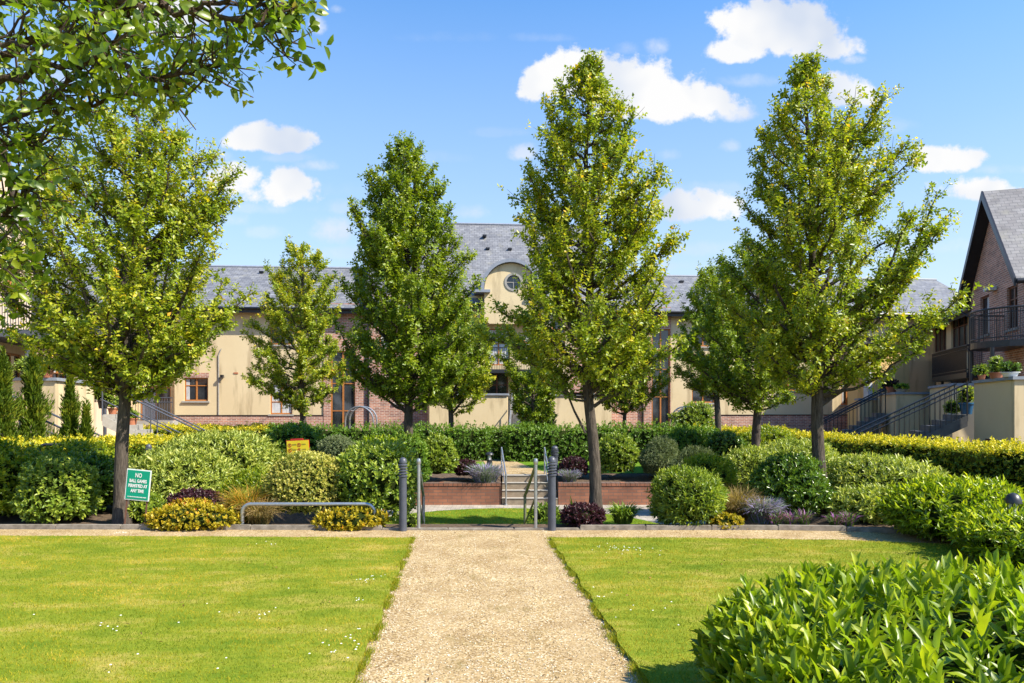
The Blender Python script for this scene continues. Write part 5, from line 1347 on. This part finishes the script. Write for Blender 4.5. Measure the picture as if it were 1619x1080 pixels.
T_('pear_tree', 'low spreading tree close behind the tall loose tree on its left', 1197, 17.4,
   [(383,1172,1222),(430,1110,1246),(500,1078,1262),(560,1078,1272),(610,1120,1262),(640,1165,1235)],
   base_r=.12, limbs=76, subs=8, mat='leaf_tree_deep', L=.095, W=.06, seed=41)
T_('pear_tree', 'farther green tree between the cone tree and the spreading tree', 1134, 23.0,
   [(420,1118,1152),(470,1082,1170),(530,1068,1185),(590,1074,1192),(625,1105,1165)],
   base_r=.12, limbs=60, subs=8, mat='leaf_tree_deep', L=.105, W=.068, seed=43)
T_('pear_tree', 'small thin tree in front of the brick wall right of centre', 988, 23.6,
   [(520,968,1006),(560,930,1055),(600,922,1066),(630,948,1040),(645,972,1008)],
   base_r=.08, limbs=36, subs=7, L=.105, W=.068, seed=47)
T_('pear_tree', 'bushy green tree in front of the centre staircase', 846, 23.8,
   [(490,820,850),(530,795,885),(570,785,895),(610,795,890),(650,808,886),(672,824,876)],
   base_r=.08, limbs=44, subs=8, mat='leaf_tree_deep', L=.105, W=.068, seed=51)
shrub('climber mounded over the right garden arch', 1062, 1132, 640, 26.2, 'leaf_mid', z0=.7, L=.12, W=.06, lump=.3, lf=3.5, cov=2.2, cat='climbing plant', name='climber', ry=.8)
shrub('upright bushy shrub at the foot of the centre staircase', 822, 880, 620, 25.0, 'leaf_hedge', L=.11, W=.06)
for p0, p1, tp_, d, lb_ in [(22, 82, 568, 15.2, 'tallest dense conifer at the left before the cream terrace wall'), (-25, 34, 572, 14.6, 'conifer cut by the left edge of the photo'),
                            (92, 130, 606, 15.6, 'slim spiky conifer in front of the sunlit terrace wall'), (124, 148, 652, 15.4, 'smallest conifer beside the slim spiky one')]:
    x0, x1 = xat(p0, d), xat(p1, d); h = zat(tp_, d); r_ = (x1-x0)/2
    o = empty('conifer', ((x0+x1)/2, d, 0), lb_, 'conifer')
    n_ = int(9000*(r_/.4)); zz = rng.uniform(0, 1, n_)**.9*h; env = r_*np.clip((1-zz/h), 0, 1)**.85*(1+.22*np.sin(zz*9)+.1*np.sin(zz*23)); a_ = rng.uniform(0, 6.28, n_)
    lob = np.sin(a_*2+np.round(zz*5)*1.7)+np.sin(a_*5+zz*7); env = env*(1+.28*lob); zz = zz + .18*np.maximum(lob, 0)*rng.uniform(0, 1, n_); rr_ = env*np.sqrt(rng.uniform(.25, 1, n_))
    P = np.stack([np.cos(a_)*rr_, np.sin(a_)*rr_, zz+.02], 1); D = np.stack([np.cos(a_)*.5, np.sin(a_)*.5, np.full(n_, 1.0)], 1)+rng.normal(0, .3, (n_, 3))
    leaf_obj('foliage', P, D, rng.normal(0, 1, (n_, 3)), rng.uniform(.06, .16, n_), np.full(n_, .02), np.clip(rng.uniform(0, .8, n_)+.15*np.sin(zz*9), 0, 1), 'leaf_conifer', o, 0)
    MB().tube([(0, 0, 0), (0, 0, h*.9)], [.05, .01], 8).build('trunk', 'bark', o)

# near tree whose boughs hang in from the upper left
def near_tree():
    rs = random.Random(5)
    base = Vector((-4.1, 3.1, 0))
    o = empty('overhanging_tree', base, 'near tree with trunk out of frame, boughs hanging in at the upper left', 'tree')
    mb = MB()
    tk = [Vector((0, 0, 0)), Vector((.05, 0, 1.0)), Vector((.1, .02, 2.0)), Vector((.3, .05, 3.0)), Vector((.4, .05, 4.2)), Vector((.5, 0, 5.2))]
    mb.tube(tk, [.17, .14, .13, .10, .06, .02], 12)
    PB = lambda x, y, d: at(x, y, d) - base
    limbs = [
        ([(-180,150,3.3),(-40,110,3.2),(60,55,3.1),(130,25,3.0),(230,-15,2.9),(330,-60,2.9)], .035),
        ([(-170,0,3.0),(0,5,2.9),(120,-8,2.8),(230,12,2.75),(300,20,2.7),(360,32,2.7),(405,40,2.65),(440,36,2.6)], .026),
        ([(-160,170,3.2),(-20,140,3.1),(70,100,3.0),(160,100,3.0),(230,122,2.9),(290,118,2.85),(340,100,2.8)], .022),
        ([(-140,200,3.4),(0,165,3.3),(80,176,3.2),(150,168,3.1),(220,150,3.05),(270,138,3.0)], .018),
        ([(-150,230,3.2),(-30,215,3.1),(40,180,3.0),(100,140,3.0),(150,90,2.9),(190,50,2.9),(215,10,2.85)], .018),
        ([(-150,300,3.2),(-30,240,3.1),(30,225,3.0),(60,232,3.0)], .014),
        ([(-140,360,3.0),(-20,340,2.9),(30,312,2.85),(62,292,2.8)], .012),
        ([(-150,400,2.9),(-40,350,2.8),(10,338,2.8)], .010),
        ([(-150,60,2.8),(-20,60,2.7),(60,80,2.6),(120,60,2.6),(180,70,2.6)], .014),
        ([(-120,450,2.8),(-50,420,2.75),(-5,415,2.7)], .008),
        ([(300,20,2.7),(360,0,2.7),(400,-5,2.7),(436,12,2.65)], .010),
        ([(-150,-80,3.4),(0,-60,3.4),(150,-70,3.2),(300,-40,3.1)], .02),
        ([(60,55,3.3),(140,70,3.4),(220,60,3.4),(300,60,3.3)], .012),
    ]
    cents, axes, rnds = [], [], []
    for li, (ps, r0) in enumerate(limbs):
        P = [PB(*p_) for p_ in ps]
        if ps[0][0] < -100: P = [Vector((.28, .04, P[0].z-.5)), P[0].lerp(P[1], .1)] + P[1:]
        # refine
        Q = []
        for a, b in zip(P[:-1], P[1:]):
            for j in range(4): Q.append(a.lerp(b, j/4) + Vector((rs.gauss(0, .012), rs.gauss(0, .012), rs.gauss(0, .012)))*(1 if j else .3))
        Q.append(P[-1]); m_ = len(Q)-1
        mb.tube(Q, [r0*.72*(1-.85*j/m_)+.003 for j in range(m_+1)], 7, False)
        for j in range(3, m_+1):
            for _ in range(2 if j < m_-2 else 4):
                td = (Q[j]-Q[j-1]).normalized(); dr = (td*.7+Vector((rs.gauss(.1, .5), rs.gauss(0, .6), rs.gauss(-.02, .5)))).normalized(); l_ = rs.uniform(.06, .24)
                s_ = Q[j].lerp(Q[j-1], rs.random()); e1 = s_+dr*l_*.5+Vector((0, 0, rs.uniform(-.01, .03))); e2 = e1+(dr+Vector((rs.gauss(0, .35), rs.gauss(0, .35), rs.gauss(.0, .35)))).normalized()*l_*.5
                mb.tube([s_, e1, e2], [.0055, .004, .002], 4, False)
                br = (e1+Vector((rs.gauss(0, .06), rs.gauss(0, .06), rs.gauss(0, .06)))); mb.tube([e1, br], [.003, .0015], 3, False)
                for q_, n_ in ((e2, 1), (br, 1)) if rs.random() < .8 else ((e2, 2),):
                    for _2 in range(n_):
                        cents.append(tuple(q_+Vector((rs.gauss(0, .02),)*3))); axes.append((dr.x+rs.gauss(0, .5), dr.y+rs.gauss(0, .5), dr.z+.1+rs.gauss(0, .5))); rnds.append(rs.random())
    mb.build('trunk', 'bark_thin', o, True)
    q = shoots(np.array(cents), np.array(axes), .060, .035, 4, 35, 95, .7, np.array(rnds), .6)
    leaf_obj('crown', q[0], q[1]+np.array([0, 0, -.25]), q[2], q[3], q[4], q[5], 'leaf_near', o, 1, smooth=True)
    print('near leaves', len(q[0]))
near_tree()
print('tree leaves', nleaf, 'total polys', sum(len(m.polygons) for m in bpy.data.meshes))
